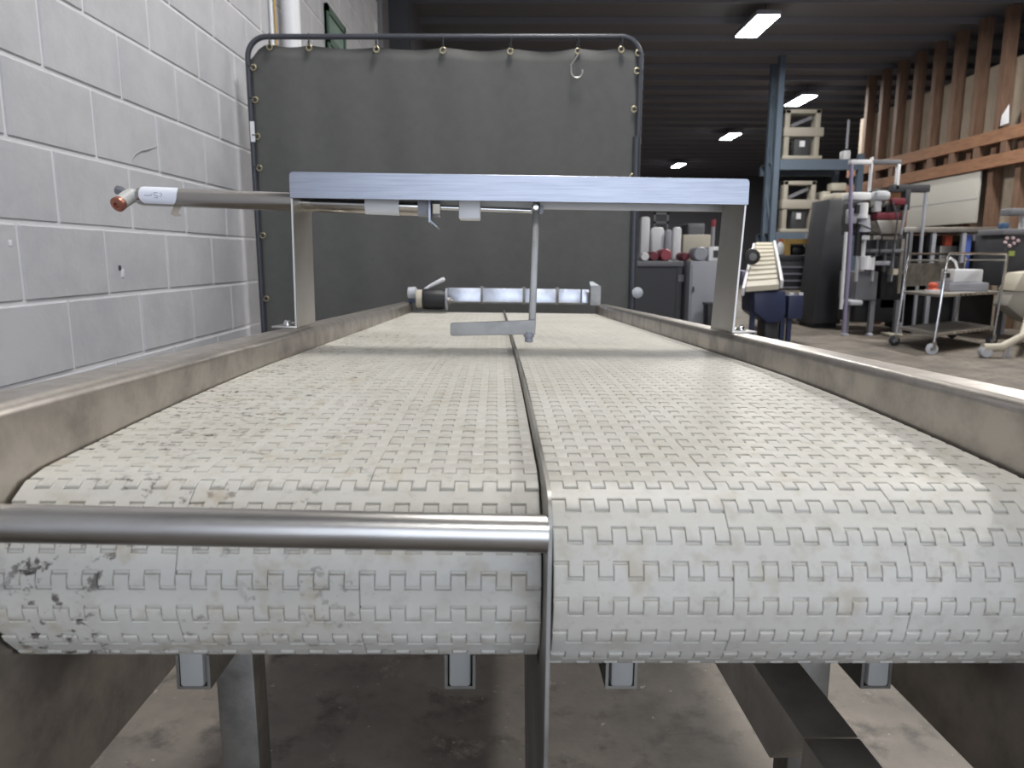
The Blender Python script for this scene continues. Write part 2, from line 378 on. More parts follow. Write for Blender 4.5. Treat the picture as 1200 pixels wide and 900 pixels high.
def lane(u0, cw, cvv, phase, name, indiv=70):
    """hinge points of the belt loop in (v, w), then one row of bricks between neighbours"""
    R = P / 2 / math.sin(math.radians(10)); half = TH / 2; hs = []
    for k in range(-5, 5):
        t = math.radians(phase + 20 * k)
        if -90 < phase + 20 * k < 88: hs.append((cvv - R * math.cos(t), cw + R * math.sin(t)))
    topw = cw + R
    end = -.139 - half
    def wpath(v): return end + (topw - end) * max(0, (1.25 - v) / (1.25 - cvv)) ** 2 if v < 1.25 else end
    v, ww = hs[-1]
    if v < cvv: pass
    while v < BK - .06:
        nv = v + P
        for _ in range(3): nv = v + math.sqrt(max(1e-9, P * P - (wpath(nv) - ww) ** 2))
        v, ww = nv, wpath(nv); hs.append((v, ww))
    fa = math.degrees(math.acos(max(-1, min(1, (hs[-1][0] - (BK - .06)) / R)))) if abs(hs[-1][0] - (BK - .06)) < R else 90
    ec = (hs[-1][0], hs[-1][1] - R)
    for k in range(1, 10):
        t = math.radians(90 - 20 * k); hs.append((ec[0] + R * math.cos(t), ec[1] + R * math.sin(t)))
    v, ww = hs[-1]; wb = cw - R; hb = ww
    nb = int((v - hs[0][0]) / P)
    for k in range(1, nb): hs.append((v - P * k, hb + (wb - hb) * min(1, k / (nb * .8))))
    W18 = 18 * TP
    bel = bpy.data.objects.new('belt', None); C.objects.link(bel); bel.parent = cn; HOME[bel.name] = base
    stuff = bmesh.new(); src = {6: mod[6], 12: mod[12]}
    for i in range(len(hs) - 1):
        (v0, w0), (v1, w1) = hs[i], hs[i + 1]
        d = Vector((v1 - v0, w1 - w0)); d.normalize()
        for (x, nt) in (((0, 6), (6, 12)) if i % 2 == 0 else ((0, 12), (12, 6))):
            ctr = cv((u0 + x * TP, (v0 + v1) / 2, (w0 + w1) / 2))
            ax = uv; ay = dv * d.x + wv * d.y; az = ax.cross(ay)
            if i < indiv:
                o = bpy.data.objects.new('belt_module', src[nt]); C.objects.link(o); o.parent = bel
                o.matrix_local = Matrix.Translation(ctr - base) @ Matrix((ax, ay, az)).transposed().to_4x4()
            else:
                mw = Matrix.Translation(ctr - base) @ Matrix((ax, ay, az)).transposed().to_4x4()
                k = len(stuff.verts); stuff.from_mesh(src[nt]); stuff.verts.ensure_lookup_table()
                for q in stuff.verts[k:]: q.co = mw @ q.co
    me = bpy.data.meshes.new('belt_run'); stuff.to_mesh(me); stuff.free(); me.materials.append(M['belt']); me.set_sharp_from_angle(angle=math.radians(30))
    o = bpy.data.objects.new('belt_run', me); C.objects.link(o); o.parent = bel; o['kind'] = 'stuff'
    # sprockets and shaft inside the front curve
    return bel
bl = lane(-.3705, -.2335, .5916, -1 + 10, 'a'); br = lane(.0450, -.2385, .5890, -1, 'b')
for bel, u0 in ((bl, -.3705), (br, .045)):
    c = (-.2335 if bel is bl else -.2385)
    CB().lathe((u0 + .002, .5916, c), (1, 0, 0), [(0, .060), (18 * TP - .004, .060)], 36).build('drum', M['dark'], bel)

# side rails: a sheet with a rounded top flange and a lip
def rail(u, s):
    th = .003
    outer = [(0, -.452), (0, -.109)] + [(.012 - .012 * math.cos(math.radians(a)), -.109 + .012 * math.sin(math.radians(a))) for a in (15, 30, 45, 60, 75)] + [(.012, -.097), (.048, -.097), (.051, -.100), (.051, -.128)]
    inner = [(.048, -.128), (.048, -.101), (.012, -.1)] + [(.012 - .009 * math.cos(math.radians(a)), -.109 + .009 * math.sin(math.radians(a))) for a in (60, 30)] + [(.003, -.109), (.003, -.452)]
    m = CB(); m.prism(outer + inner, lambda p: (u + s * p[0], FR, p[1]), lambda p: (u + s * p[0], BK, p[1]))
    return m.build('side_rail', M['steel_rail'], cn)
rail(UL, -1); rail(UR, 1)
# lane divider: a thin strip along the belt that drops as a blade in front of it
prof = [(BK - .1, -.126), (1.2, -.126), (.75, -.131), (.56, -.1395), (.497, -.1445)] + [(.4985 - .024 * math.sin(math.radians(a)), -.1685 + .024 * math.cos(math.radians(a))) for a in (20, 45, 70, 90)] + \
       [(.4735, -.45), (.47, -1.02), (.50, -1.02), (.64, -.655), (.80, -.435), (.80, -.33), (.55, -.31), (.52, -.24), (.55, -.17), (.6, -.165), (1.2, -.1435), (BK - .1, -.1435)]
CB().prism(prof, lambda p: (UD - .0014, p[0], p[1]), lambda p: (UD + .0014, p[0], p[1])).build('lane_divider', M['steel_dark'], cn)
# front bar across the wall side lane
CB().tube([(UL + .001, .482, -.1660), (UD - .0014, .482, -.1725)], .0131, 28).build('front_bar', M['bar'], cn)
# carry rails under the belt: steel channel with a white plastic insert
for (ua, ub) in ((-.302, -.270), (-.046, -.016), (.110, .141), (.361, .391)):
    m = CB(); t2 = .003; w0 = -.391; v0, v1 = .655, 1.9
    m.box(ua, ua + t2, v0, v1, w0, w0 + .035).box(ub - t2, ub, v0, v1, w0, w0 + .035).box(ua + t2, ub - t2, v0, v1, w0, w0 + t2)
    ch = m.build('return_channel', M['steel_dark'], cn)
    CB().box(ua + .0045, ub - .0045, v0 - .004, v1, w0 + .004, w0 + .052).build('wear_strip', M['strip'], ch, bevel=.003)
# hangers that carry the channels between the side panels
for v in (.95, 1.75):
    CB().box(UL + .003, UR - .003, v, v + .04, -.431, -.392).build('cross_member', M['steel_dark'], cn, bevel=.002)
# legs, stretchers, feet
def foot(u, v, p):
    g = cv((u, v, -.9)); MB().lathe((g.x, g.y, 0), (0, 0, 1), [(0, .035), (.012, .035), (.02, .014), (.07, .012)], 18).build('foot', M['black'], p)
for (u0, u1) in ((UL + .003, UL + .054), (UR - .054, UR - .003)):
    for (v0, v1) in ((.9, .948), (2.75, 2.80)):
        m = MB(); q0 = [cv((a, b, -.30)) for a, b in ((u0, v0), (u1, v0), (u1, v1), (u0, v1))]
        m.hexa([Vector((p.x, p.y, .05)) for p in q0], q0)
        lg = m.build('leg', M['steel_dark'], cn, bevel=.003); foot((u0 + u1) / 2, (v0 + v1) / 2, lg)
for (u0, u1) in ((.310, .367),):
    m = CB(); m.hexa([(u0, .737, -.523), (u1, .737, -.523), (u1, .66, -.446), (u0, .66, -.446)], [(u0, 2.8, -.523), (u1, 2.8, -.523), (u1, 2.8, -.446), (u0, 2.8, -.446)])
    m.build('stretcher', M['tube'], cn, bevel=.0015)
    m = CB(); m.hexa([(u0, .50, -.446), (u1, .50, -.446), (u1, .50, -.98), (u0, .50, -.98)], [(u0, .659, -.446), (u1, .659, -.446), (u1, .70, -.98), (u0, .70, -.98)])
    m.build('front_strut', M['tube'], cn, bevel=.0015)
for v in (2.6,):
    CB().box(UL + .055, UR - .055, v + .16, v + .2, -.60, -.55).build('cross_member', M['steel_dark'], cn, bevel=.002)

# far end of the conveyor: guard segments, gearmotor, knob, bracket
eg = CB().box(-.215, .425, 3.325, 3.33, -.098, -.088).build('end_guard', M['steel_dark'], cn)
for (a, b, tl) in ((-.214, -.068, .02), (-.058, .122, -.03), (.134, .272, .05), (.285, .385, -.06), (.391, .424, .1)):
    CB().hexa([(a, 3.30, -.091), (b, 3.30, -.091), (b, 3.304, -.091), (a, 3.304, -.091)], [(a, 3.308, -.030), (b, 3.308 + tl * .05, -.030), (b, 3.312 + tl * .05, -.030), (a, 3.312, -.030)]).build('guard_segment', M['seam'], eg, bevel=.001)
for u in (-.063, .128, .279): CB().box(u - .008, u + .008, 3.318, 3.335, -.10, -.022).build('guard_post', M['steel_dark'], eg, bevel=.001)
gm = CB().lathe((-.318, 3.2, -.079), (1, 0, 0), [(0, .042), (.012, .046), (.08, .046), (.1, .04)], 24).build('end_motor', M['black'], cn)
CB().lathe((-.346, 3.2, -.079), (1, 0, 0), [(0, .036), (.006, .04), (.026, .04), (.028, .036)], 24).build('motor_flange', M['cream'], gm)
CB().lathe((-.218, 3.2, -.079), (1, 0, 0), [(0, .048), (.008, .048)], 24).build('cover_plate', M['ltgrey'], gm)
CB().lathe((-.21, 3.2, -.085), (1, 0, 0), [(0, .016), (.012, .016), (.014, .010), (.024, .010)], 12).build('shaft_nut', M['steel_dark'], gm)
CB().tube([(-.31, 3.2, -.038), (-.285, 3.2, -.022), (-.245, 3.2, -.002), (-.228, 3.2, .007), (-.222, 3.2, .010)], [.006, .0075, .0095, .010, .005], 12).build('motor_lead', M['white'], gm)
CB().lathe((-.39, 3.24, -.055), (1, 0, 0), [(0, .01), (.004, .026), (.036, .028), (.042, .02)], 18).build('end_knob', M['nylon'], cn)
CB().box(-.385, -.33, 3.22, 3.3, -.097, -.085).build('bearing_block', M['navy'], cn, bevel=.003)
m = CB(); m.box(.425, .47, 3.26, 3.266, -.10, -.012).box(.464, .47, 3.266, 3.32, -.10, -.012)
m.build('end_bracket', M['paddle'], cn)
CB().hexa([(.424, 3.262, -.016), (.470, 3.262, -.016), (.470, 3.266, -.016), (.424, 3.266, -.016)], [(.418, 3.262, .004), (.432, 3.262, .006), (.432, 3.266, .006), (.418, 3.266, .004)]).build('bracket_tab', M['steel'], cn)

# gantry over the belt: a folded stainless bridge with an air cylinder under it
gt = bpy.data.objects.new('gantry', None); C.objects.link(gt); gt.parent = cn; HOME[gt.name] = base
GU0, GU1, GV0, GV1, GT, GB = -.401, .496, 1.452, 1.602, .2055, .1555
def flange(v0, v1, name, m_):
    r = .008; pts = [(GU0, GB), (GU1, GB)] + arc(GU1 - r, GT - r, r, 0, 90, 5) + arc(GU0 + r, GT - r, r, 90, 180, 5)
    CB().prism(pts, lambda p: (p[0], v0, p[1]), lambda p: (p[0], v1, p[1])).build(name, m_, gt, bevel=.0006, seg=1)
flange(GV0, GV0 + .003, 'front_flange', M['steel_brushed']); flange(GV1 - .003, GV1, 'rear_flange', M['steel'])
CB().box(GU0 + .006, GU1 - .006, GV0 + .0032, GV1 - .0032, GT - .0032, GT - .0004).build('top_plate', M['steel_brushed'], gt)
for (ut, ub_, s) in ((GU0 + .0005, -.3985, 1), (GU1 - .0005, .482, -1)):
    m = CB(); tk = .0045 * s
    m.hexa([(ub_, GV0 + .001, -.0935), (ub_ + tk, GV0 + .001, -.0935), (ub_ + tk, GV1 - .001, -.0935), (ub_, GV1 - .001, -.0935)],
           [(ut, GV0 + .0034, GT - .006), (ut + tk, GV0 + .0034, GT - .006), (ut + tk, GV1 - .0034, GT - .006), (ut, GV1 - .0034, GT - .006)])
    ps = m.build('post', M['steel'], gt, bevel=.0006, seg=1)
    CB().box(min(ub_ + tk, ub_ - s * .046), max(ub_ + tk, ub_ - s * .046), GV0, GV1, -.0968, -.0928).build('foot_plate', M['steel'], ps, bevel=.001)
    for vv in (GV0 + .03, GV1 - .03):
        CB().lathe((ub_ - s * .022, vv, -.093), (0, 0, 1), [(0, .011), (.002, .011), (.0025, .0085), (.007, .008), (.011, .005)], 14).build('bolt', M['chrome'], ps)
cy0 = Vector((-.729, 1.53, .1630)); cy1 = Vector((-.160, 1.53, .1505))
cdir = (cy1 - cy0).normalized()
cyl = CB().lathe(cy0, cdir, [(0, .012), (.002, .0165), (.012, .0187), (.575, .0187), (.577, .017)], 32).build('air_cylinder', M['cylinder'], gt)
CB().lathe(cy0 - cdir * .008, cdir, [(0, .0110), (.002, .0130), (.008, .0130)], 18).build('end_boss', M['nylon'], cyl)
pf = cy0 - cdir * .010
fit = CB().tube([pf + Vector((.006, 0, .003)), pf + Vector((.0, -.001, .002)), pf + Vector((-.007, -.010, -.005)), pf + Vector((-.012, -.026, -.016))], [.0110, .0140, .0148, .0140], 18).build('elbow_fitting', mat('fitting_plastic', 'b9b8b4', .45), cyl)
hd = Vector((-.2, -.85, -.48)).normalized()
CB().lathe(pf + Vector((-.0125, -.027, -.0165)), hd, [(0, .0140), (.004, .0150), (.010, .0150), (.012, .0115), (.0125, .006), (.008, .0055)], 20).build('push_ring', M['copper'], cyl)
CB().lathe(pf + Vector((-.011, -.002, .006)), (-.8, -.2, .25), [(0, .006), (.008, .008), (.010, .010), (.020, .009), (.022, .006)], 7).build('flow_screw', M['grey'], cyl)
def wrap(s0, s1, r, name, m, a0=-120, a1=120, edge=0):
    """a strip of tape wrapped on the cylinder facing the camera"""
    a = cdir; up = Vector((0, 0, 1)); up = (up - a * up.dot(a)).normalized(); fr = Vector((0, -1, 0)); N = 14; vs = []; fs = []
    for j, s_ in enumerate((s0, s1)):
        for k in range(N + 1):
            an = math.radians(a0 + (a1 - a0) * k / N); e = edge * (abs(k - N / 2) / (N / 2)) ** 3 * (1 if j == 0 else -1)
            for rr in (r, r + .0006): vs.append(cy0 + a * (s_ + e) + (fr * math.cos(an) + up * math.sin(an)) * rr)
    n2 = 2 * (N + 1)
    for k in range(N):
        i = 2 * k
        fs += [(i + 1, i + 3, n2 + i + 3, n2 + i + 1), (i, n2 + i, n2 + i + 2, i + 2), (i, i + 2, i + 3, i + 1), (n2 + i, n2 + i + 1, n2 + i + 3, n2 + i + 2)]
    fs += [(0, 1, n2 + 1, n2), (2 * N, n2 + 2 * N, n2 + 2 * N + 1, 2 * N + 1)]
    return CB().add(vs, fs).build(name, m, cyl)
wrap(.010, .086, .0189, 'paper_label', M['paper'], -50, 95, .009)
def stroke(pts, r=.0009):
    return CB().tube(pts, r, 6).build('handwriting', M['ink'], cyl)
def lp(s_, z): return cy0 + cdir * s_ + Vector((0, -math.sqrt(max(0, .0197 ** 2 - z * z)), z))
stroke([lp(.022, .0005), lp(.030, .0002), lp(.036, .0006), lp(.0365, .003)], .0005)
stroke([lp(.048, .006), lp(.043, .007), lp(.040, .004), lp(.044, .001), (lp(.049, -.001)), lp(.047, -.004), lp(.042, -.003)], .0005)
stroke([lp(.053, .006), lp(.057, .004), lp(.056, 0), lp(.053, -.001)], .0005)
wrap(.462, .531, .0189, 'tape_band', M['white'], -100, 60, 0)
# torn tag hanging under the cylinder
tg = cy0 + cdir * .077 + Vector((0, 0, -.018))
m = CB(); vs = [tg + Vector(q) for q in ((-.006, 0, 0), (.010, 0, .001), (.004, -.004, -.012), (-.010, -.003, -.010), (-.002, -.006, -.020), (-.012, -.002, -.016), (.010, -.003, -.019))]
m.add(vs + [q + Vector((0, .0008, 0)) for q in vs], [(0, 1, 2, 3), (3, 2, 4, 5), (2, 6, 4), (7, 10, 9, 8), (10, 12, 11, 9), (9, 11, 13)])
m.build('torn_tape', mat('old_tape', 'a49a8c', .8), cyl)
CB().lathe(cy1 + Vector((.0, 0, 0)), cdir, [(0, .0195), (.002, .0205), (.024, .0205), (.026, .018)], 24).build('end_cap', M['ltgrey'], cyl)
CB().box(-.137, -.133, 1.50, 1.57, .118, .20).build('mounting_plate', M['steel_brushed'], gt)
CB().hexa([(-.137, 1.50, .122), (-.133, 1.50, .122), (-.133, 1.56, .122), (-.137, 1.56, .122)], [(-.122, 1.498, .108), (-.118, 1.498, .108), (-.118, 1.56, .108), (-.122, 1.56, .108)]).build('plate_tail', M['steel_brushed'], gt)
CB().lathe((-.130, 1.53, .1495), cdir, [(0, .0175), (.001, .0195), (.015, .0195), (.016, .0165)], 6).build('lock_nut', M['chrome'], gt)
rod = CB().tube([(-.12, 1.53, .150), (.085, 1.53, .1455)], .0052, 14).build('piston_rod', M['chrome'], gt)
CB().box(-.0765, -.0325, 1.506, 1.556, .1255, .1685).build('guide_block', M['white'], gt, bevel=.003)
# diverter arm
arm = CB().hexa([(.0745, 1.505, .170), (.0885, 1.505, .170), (.0885, 1.520, .170), (.0745, 1.520, .170)], [(.0668, 1.465, -.104), (.0808, 1.465, -.104), (.0808, 1.480, -.104), (.0668, 1.480, -.104)]).build('diverter_arm', M['paddle'], gt, bevel=.001)
CB().lathe((.0795, 1.503, .1500), (0, -1, 0), [(0, .0085), (.005, .0085), (.008, .005)], 14).build('pivot_bolt', M['chrome'], arm)
CB().box(.086, .0955, 1.508, 1.530, .1395, .1555).build('rod_end', M['ltgrey'], arm, bevel=.001)
pd = [(-.0905, -.0855), (-.0905, -.1055), (-.088, -.109), (.0805, -.1045), (.0805, -.075), (-.0875, -.083)]
CB().prism(pd, lambda p: (p[0], 1.459, p[1]), lambda p: (p[0], 1.463, p[1])).build('paddle', M['paddle'], arm, bevel=.0006, seg=1)
CB().lathe((.068, 1.467, -.100), (0, 0, -1), [(0, .011), (.010, .011), (.0105, .0085), (.020, .0085), (.021, .006)], 14).build('paddle_nut', M['ltgrey'], arm)

# ------------------------------------------------------------------ welding screen
SY = 3.52
s0 = at(289, 43, SY); s1 = at(751.5, 43, SY); XL, XR, ZT = s0.x, s1.x, s0.z
sc = thing('welding_screen', ((XL + XR) / 2, SY, 0), 'tall dark grey welding curtain laced into a black tubular frame behind the conveyor', 'screen')
r = .09; TR = .0125
pts = [(XL, SY, .05)] + [(XL, SY, .6), (XL, SY, 1.2)] + [(x, SY, z) for x, z in arc(XL + r, ZT - r, r, 180, 90, 8)] + [(x, SY, z) for x, z in arc(XR - r, ZT - r, r, 90, 0, 8)] + [(XR, SY, 1.2), (XR, SY, .6), (XR, SY, .05)]
MB().tube(pts, TR, 14).build('frame_tube', M['frame'], sc)
MB().tube([(XR - .008, SY - .001, .05), (XR - .008, SY - .001, at(750, 160, SY).z)], .0175, 14).build('sleeve', M['frame'], sc)
for X in (XL, XR):
    fo_ = MB().box(X - .02, X + .02, SY - .30, SY + .30, .02, .055).build('floor_bar', M['frame'], sc, bevel=.003)
    for yy in (-.27, .27): MB().lathe((X, SY + yy, 0), (0, 0, 1), [(0, .02), (.02, .02)], 12).build('rubber_foot', M['black'], fo_)
gr_top = [(316, 55), (362, 56), (441, 58), (519, 59), (598, 60), (677, 60), (728, 58)]
gr_left = [(297, 79), (299, 117), (301.5, 160), (304, 197), (308, 276), (312, 350)]
gr_right = [(748, 62), (746.5, 83), (743, 128), (741, 207)]
NX, NZ = 70, 36; vs = []; fs = []
gx = [at(p[0], p[1], SY).x for p in gr_top]; gz = [at(p[0], p[1], SY).z for p in gr_top]
xl = at(292.5, 150, SY).x + .006; xr = at(747.5, 150, SY).x
def topz(x):
    zs = [(at(293, 73, SY).x, at(293, 73, SY).z)] + list(zip(gx, gz)) + [(xr + .01, at(749, 60, SY).z)]
    for (a, za), (b, zb_) in zip(zs, zs[1:]):
        if x <= b:
            q = (x - a) / (b - a); sag = .012 * math.sin(math.pi * max(0, min(1, q))) if a > zs[0][0] else -.02 * math.sin(math.pi * max(0, min(1, q)))
            return za + (zb_ - za) * q - sag + .014
    return zs[-1][1] + .014
for j in range(NZ + 1):
    for i in range(NX + 1):
        x = xl + (xr - xl) * i / NX; zt_ = topz(x); q = j / NZ
        z = .14 + (zt_ - .14) * q
        fold = .006 * math.sin(x * 9 + 1) * (1 - q * .5) + .004 * math.sin(x * 23 + z * 2) + .003 * math.exp(-(1 - q) * 9) * math.cos(2 * math.pi * (x - gx[0]) / .318)
        vs.append((x, SY + .012 + fold, z))
for j in range(NZ):
    for i in range(NX): k = j * (NX + 1) + i; fs.append((k, k + 1, k + NX + 2, k + NX + 1))
cu = MB().add(vs, fs).build('curtain', M['curtain'], sc)
md = cu.modifiers.new('thickness', 'SOLIDIFY'); md.thickness = .0012; md.offset = 1
for (px, py) in gr_top + gr_left + gr_right:
    p = at(px, py, SY - .006); ring = [(p.x + .012 * math.cos(a), p.y, p.z + .012 * math.sin(a)) for a in [2 * math.pi * k / 14 for k in range(14)]]
    g_ = MB().tube(ring, .0036, 8, close=True).build('grommet', M['brass'], sc)
    if (px, py) in gr_top and px < 730: e = Vector((p.x, SY, ZT + .014))
    elif px < 400: e = Vector((XL - .008, SY, p.z + .004))
    else: e = Vector((XR, SY, p.z + .004))
    pr = p + Vector((0, -.004, 0)); d_ = (e - p); dl = Vector((-d_.z, 0, d_.x)).normalized() * .004
    MB().tube([pr - dl, pr + d_ * .5 - dl + Vector((0, -.012, 0)), e + Vector((0, -.004, 0)), e + Vector((0, .014, 0)), pr + d_ * .4 + dl + Vector((0, .008, 0)), pr + dl], .0024, 6).build('lacing', M['tie'], sc)
p = at(295, 154, SY - .02); MB().box(p.x - .008, p.x + .012, SY - .016, SY - .014, p.z - .045, p.z + .045).build('white_tape', M['white'], sc)
p = at(747, 343, SY - .06); kn = MB().lathe((p.x, SY - .018, p.z), (0, -1, 0), [(0, .008), (.02, .008), (.022, .024), (.045, .026), (.05, .018)], 16).build('frame_knob', M['nylon'], sc)
# S hook on the lacing
p = at(680, 63, SY - .03); q = at(676, 84, SY - .03); rr = .026
hp = [(p.x, SY - .03, p.z + .01), (q.x - rr, SY - .03, q.z + .03), (q.x - rr, SY - .03, q.z)] + [(q.x + x, SY - .03, q.z + z) for x, z in arc(0, 0, rr, 180, 380, 12)]
tag(MB().tube(hp, .0038, 8).build('hanging_hook', M['steel'], None), 'steel wire hook hanging on the dark welding curtain near its corner', 'hook')
HK = bpy.data.objects['hanging_hook']

# ------------------------------------------------------------------ timber wall
TX = 7.0
wr = struct(MB().box(TX + .16, TX + .2, 4.5, 15.6, .002, 3.8).build('wall_right', M['sheet'], smooth=False))
st_y = [atx(px, 170, TX).y for px in (1046, 1064, 1086, 1110, 1138, 1168, 1196)]
pitch = (st_y[0] - st_y[-1]) / 6
for k in range(-3, 10):
    yy = st_y[-1] + (k) * pitch
    if yy > 15.5: continue
    MB().box(TX, TX + .155, yy - .06, yy + .06, .002, H - .095).build('stud', M['wood'], wr, bevel=.003, seg=1)
y1_ = 15.5
for (z0, z1) in ((2.62, 2.80), (2.28, 2.46)):
    MB().box(TX - .09, TX - .002, 5, y1_, z0, z1).build('beam', M['beam'], wr, bevel=.004, seg=1)
k = 0; yy = 5.6
while yy < y1_:
    MB().box(TX - .085, TX - .005, yy, yy + .14, 2.462, 2.618).build('blocking', M['wood'], wr, bevel=.003, seg=1); yy += .62
MB().box(TX - .002, TX + .1, 12.2, 15.5, 1.2, 2.27).build('boarding', M['beam'], wr, smooth=False)
yA = atx(1065, 230, TX - .05).y; yB = atx(1146, 230, TX - .05).y
MB().box(TX - .05, TX - .02, yB, yA, 1.52, 2.275).build('white_panel', M['panel'], wr, bevel=.002)
MB().box(TX - .055, TX - .05, yB, yA, 1.87, 1.876).build('panel_joint', M['ltgrey'], wr)
p = atx(1180, 136, TX - .02)
t = thing('plastic_sheet_scrap', p, 'small bright white plastic scrap caught between the timber studs', 'plastic scrap')
MB().add([(p.x, p.y - .06, p.z - .1), (p.x - .02, p.y + .1, p.z - .12), (p.x - .01, p.y + .1, p.z + .02), (p.x, p.y - .02, p.z + .16), (p.x - .03, p.y + .02, p.z)], [(0, 1, 4), (1, 2, 4), (2, 3, 4), (3, 0, 4)]).build('sheet', M['white'], t)

# ------------------------------------------------------------------ background machines
def cyl_y(mb, px, py, rp, Y, dep): # drum lying towards the camera
    c = at(px, py, Y); e = at(px + rp, py, Y); R_ = e.x - c.x
    return mb.lathe(c, (0, 1, 0), [(0, R_ * .9), (.02, R_), (dep, R_), (dep + .02, R_ * .9)], 20)
def cyl_z(mb, px, py0, py1, rp, Y, taper=1):
    a = at(px, py1, Y); b = at(px, py0, Y); R_ = (at(px + rp, py0, Y) - b).x
    return mb.lathe(a, (0, 0, 1), [(0, R_), ((b.z - a.z) * .98, R_ * taper), (b.z - a.z, R_ * taper * .8)], 16)
def gl(px, py, Y): p = at(px, py, Y); return Vector((p.x, p.y, 0))

# workbench behind the gantry post
Y = 8.4
t = thing('workbench', gl(780, 390, Y), 'dark steel workbench with a grey top, red rolls and clutter on it', 'workbench')
zt = at(780, 306, Y).z; x0 = at(752, 306, Y).x; x1 = at(809, 312, 8.25).x - .04
MB().box(x0 - .5, x1, Y, Y + .8, zt - .06, zt).build('bench_top', M['grey'], t, bevel=.006)
for xx in (x0 - .48, x1 - .07):
    for yy in (Y + .02, Y + .72): MB().box(xx, xx + .06, yy, yy + .06, 0, zt - .06).build('leg', M['dark'], t)
MB().box(x0 - .42, x1 - .01, Y + .03, Y + .76, .12, zt - .06).build('body_panel', M['dark'], t)
p = at(798, 326, Y + .02); MB().box(p.x - .03, p.x + .03, Y + .01, Y + .03, p.z - .04, p.z + .04).build('switch_plate', M['grey'], t)
def on(mb_fn, name, m, label, cat, group=None, parts=()):
    o = mb_fn.build(name, m, None, bevel=.006); tag(o, label, cat, group)
    return o
tb = thing('back_bench', gl(826, 390, Y + 1.1), 'long grey bench behind the dark workbench and grey cabinet', 'workbench')
MB().box(x0 - .5, at(846, 300, 9.0).x, Y + .84, Y + 1.3, zt - .06, zt).build('bench_top', M['grey'], tb, bevel=.006)
for xx in (x0 - .4, at(840, 300, 9.0).x - .06):
    for yy in (Y + .88, Y + 1.2): MB().box(xx, xx + .06, yy, yy + .06, 0, zt - .06).build('leg', M['dark'], tb)
zb = zt
def bench_box(px0, px1, pyt, Y, dep, name, m, label, cat, bev=.01):
    a = at(px0, 300, Y); b = at(px1, 300, Y); z = at(px0, pyt, Y).z
    o = MB().box(a.x, b.x, Y, Y + dep, zb, z).build(name, m, None, bevel=bev); return tag(o, label, cat)
bench_box(750, 761, 254, Y + .5, .14, 'white_dispenser', M['white'], 'tall narrow white dispenser on the dark workbench', 'dispenser', .03)
bench_box(763, 778, 266, Y + .55, .12, 'white_bag', M['white'], 'crumpled white bag on the workbench beside the tall dispenser', 'bag', .04)
bench_box(779, 787, 269, Y + .45, .08, 'grey_bottle', M['ltgrey'], 'slim grey bottle on the workbench above the red roll', 'bottle', .03)
bench_box(788, 798, 266, Y + .52, .08, 'white_jug', M['white'], 'white jug on the workbench between bottle and cream box', 'jug', .03)
bench_box(800, 832, 275, Y + .86, .2, 'cream_box', M['cream'], 'long cream box at the back of the workbench', 'box')
def lying(px, py, rp, Y, dep, name, m, label, cat):
    c = at(px, py, Y); R_ = (at(px + rp, py, Y) - c).x
    o = MB().lathe((c.x, Y, zb + R_ + .001), (0, 1, 0), [(0, R_ * .35), (.001, R_ * .85), (.02, R_), (dep, R_), (dep + .02, R_ * .85)], 24).build(name, m); return tag(o, label, cat)
lying(781, 296, 7, Y + .1, .3, 'red_roll', M['red'], 'bright red roll lying end on at the workbench front', 'roll')
lying(767, 297, 5.5, Y + .12, .3, 'dark_red_roll', M['darkred'], 'dark red roll lying beside the bright red one', 'roll')
lying(804, 297, 5, Y + .13, .3, 'maroon_roll', M['darkred'], 'maroon roll lying beside the silver drum', 'roll')
lying(756, 298, 5, Y + .02, .2, 'white_roll', M['white'], 'white paper roll lying next to the screen pole', 'roll')
# grey cabinet
Y = 8.25
t = thing('grey_cabinet', gl(826, 390, Y), 'light grey metal cabinet standing at the workbench end', 'cabinet')
a = at(809, 312, Y); b = at(842, 312, Y); z1 = at(820, 306, Y).z
MB().box(a.x, b.x, Y, Y + .6, .05, z1).build('body', M['ltgrey'], t, bevel=.008)
MB().box(a.x + .02, b.x - .02, Y - .015, Y, .1, z1 - .04).build('door', M['ltgrey'], t, bevel=.004)
MB().box(a.x + .03, a.x + .045, Y - .04, Y - .015, .62, .68).build('handle', M['dark'], t)
MB().box(a.x + .02, b.x - .02, Y + .03, Y + .57, 0, .05).build('plinth', M['dark'], t)
c = at(820, 296, Y + .1); o = MB().lathe((c.x, Y + .05, z1 + .081), (0, 1, 0), [(0, .03), (.001, .07), (.02, .08), (.25, .08), (.27, .07)], 24).build('silver_drum', M['ltgrey']); tag(o, 'pale silver drum lying on top of the grey metal cabinet', 'drum')
p = at(836, 300, Y + .15); o = MB().box(p.x - .06, p.x + .06, Y + .12, Y + .3, z1 + .001, z1 + .16).build('meter_box', M['white'], None, bevel=.008); tag(o, 'white meter box standing on the grey metal cabinet', 'meter')
MB().box(p.x - .01, p.x + .045, Y + .112, Y + .12, z1 + .04, z1 + .12).build('display', M['dark'], o)
p = at(836, 262, 9.5)
t = thing('signal_pole', (p.x, 9.5, zb + .001), 'thin grey signal pole with a red top behind the cream box', 'signal light')
MB().tube([(p.x, 9.5, zb + .001), (p.x, 9.5, p.z - .04)], .025, 10).build('pole', M['ltgrey'], t); MB().tube([(p.x, 9.5, p.z - .04), (p.x, 9.5, p.z + .05)], .03, 10).build('red_lens', M['red'], t)
p = gl(838, 380, 8.0); t = thing('waste_bin', p, 'small black bin on the floor before the grey cabinet', 'bin')
zt_ = at(833, 357, 8.0).z
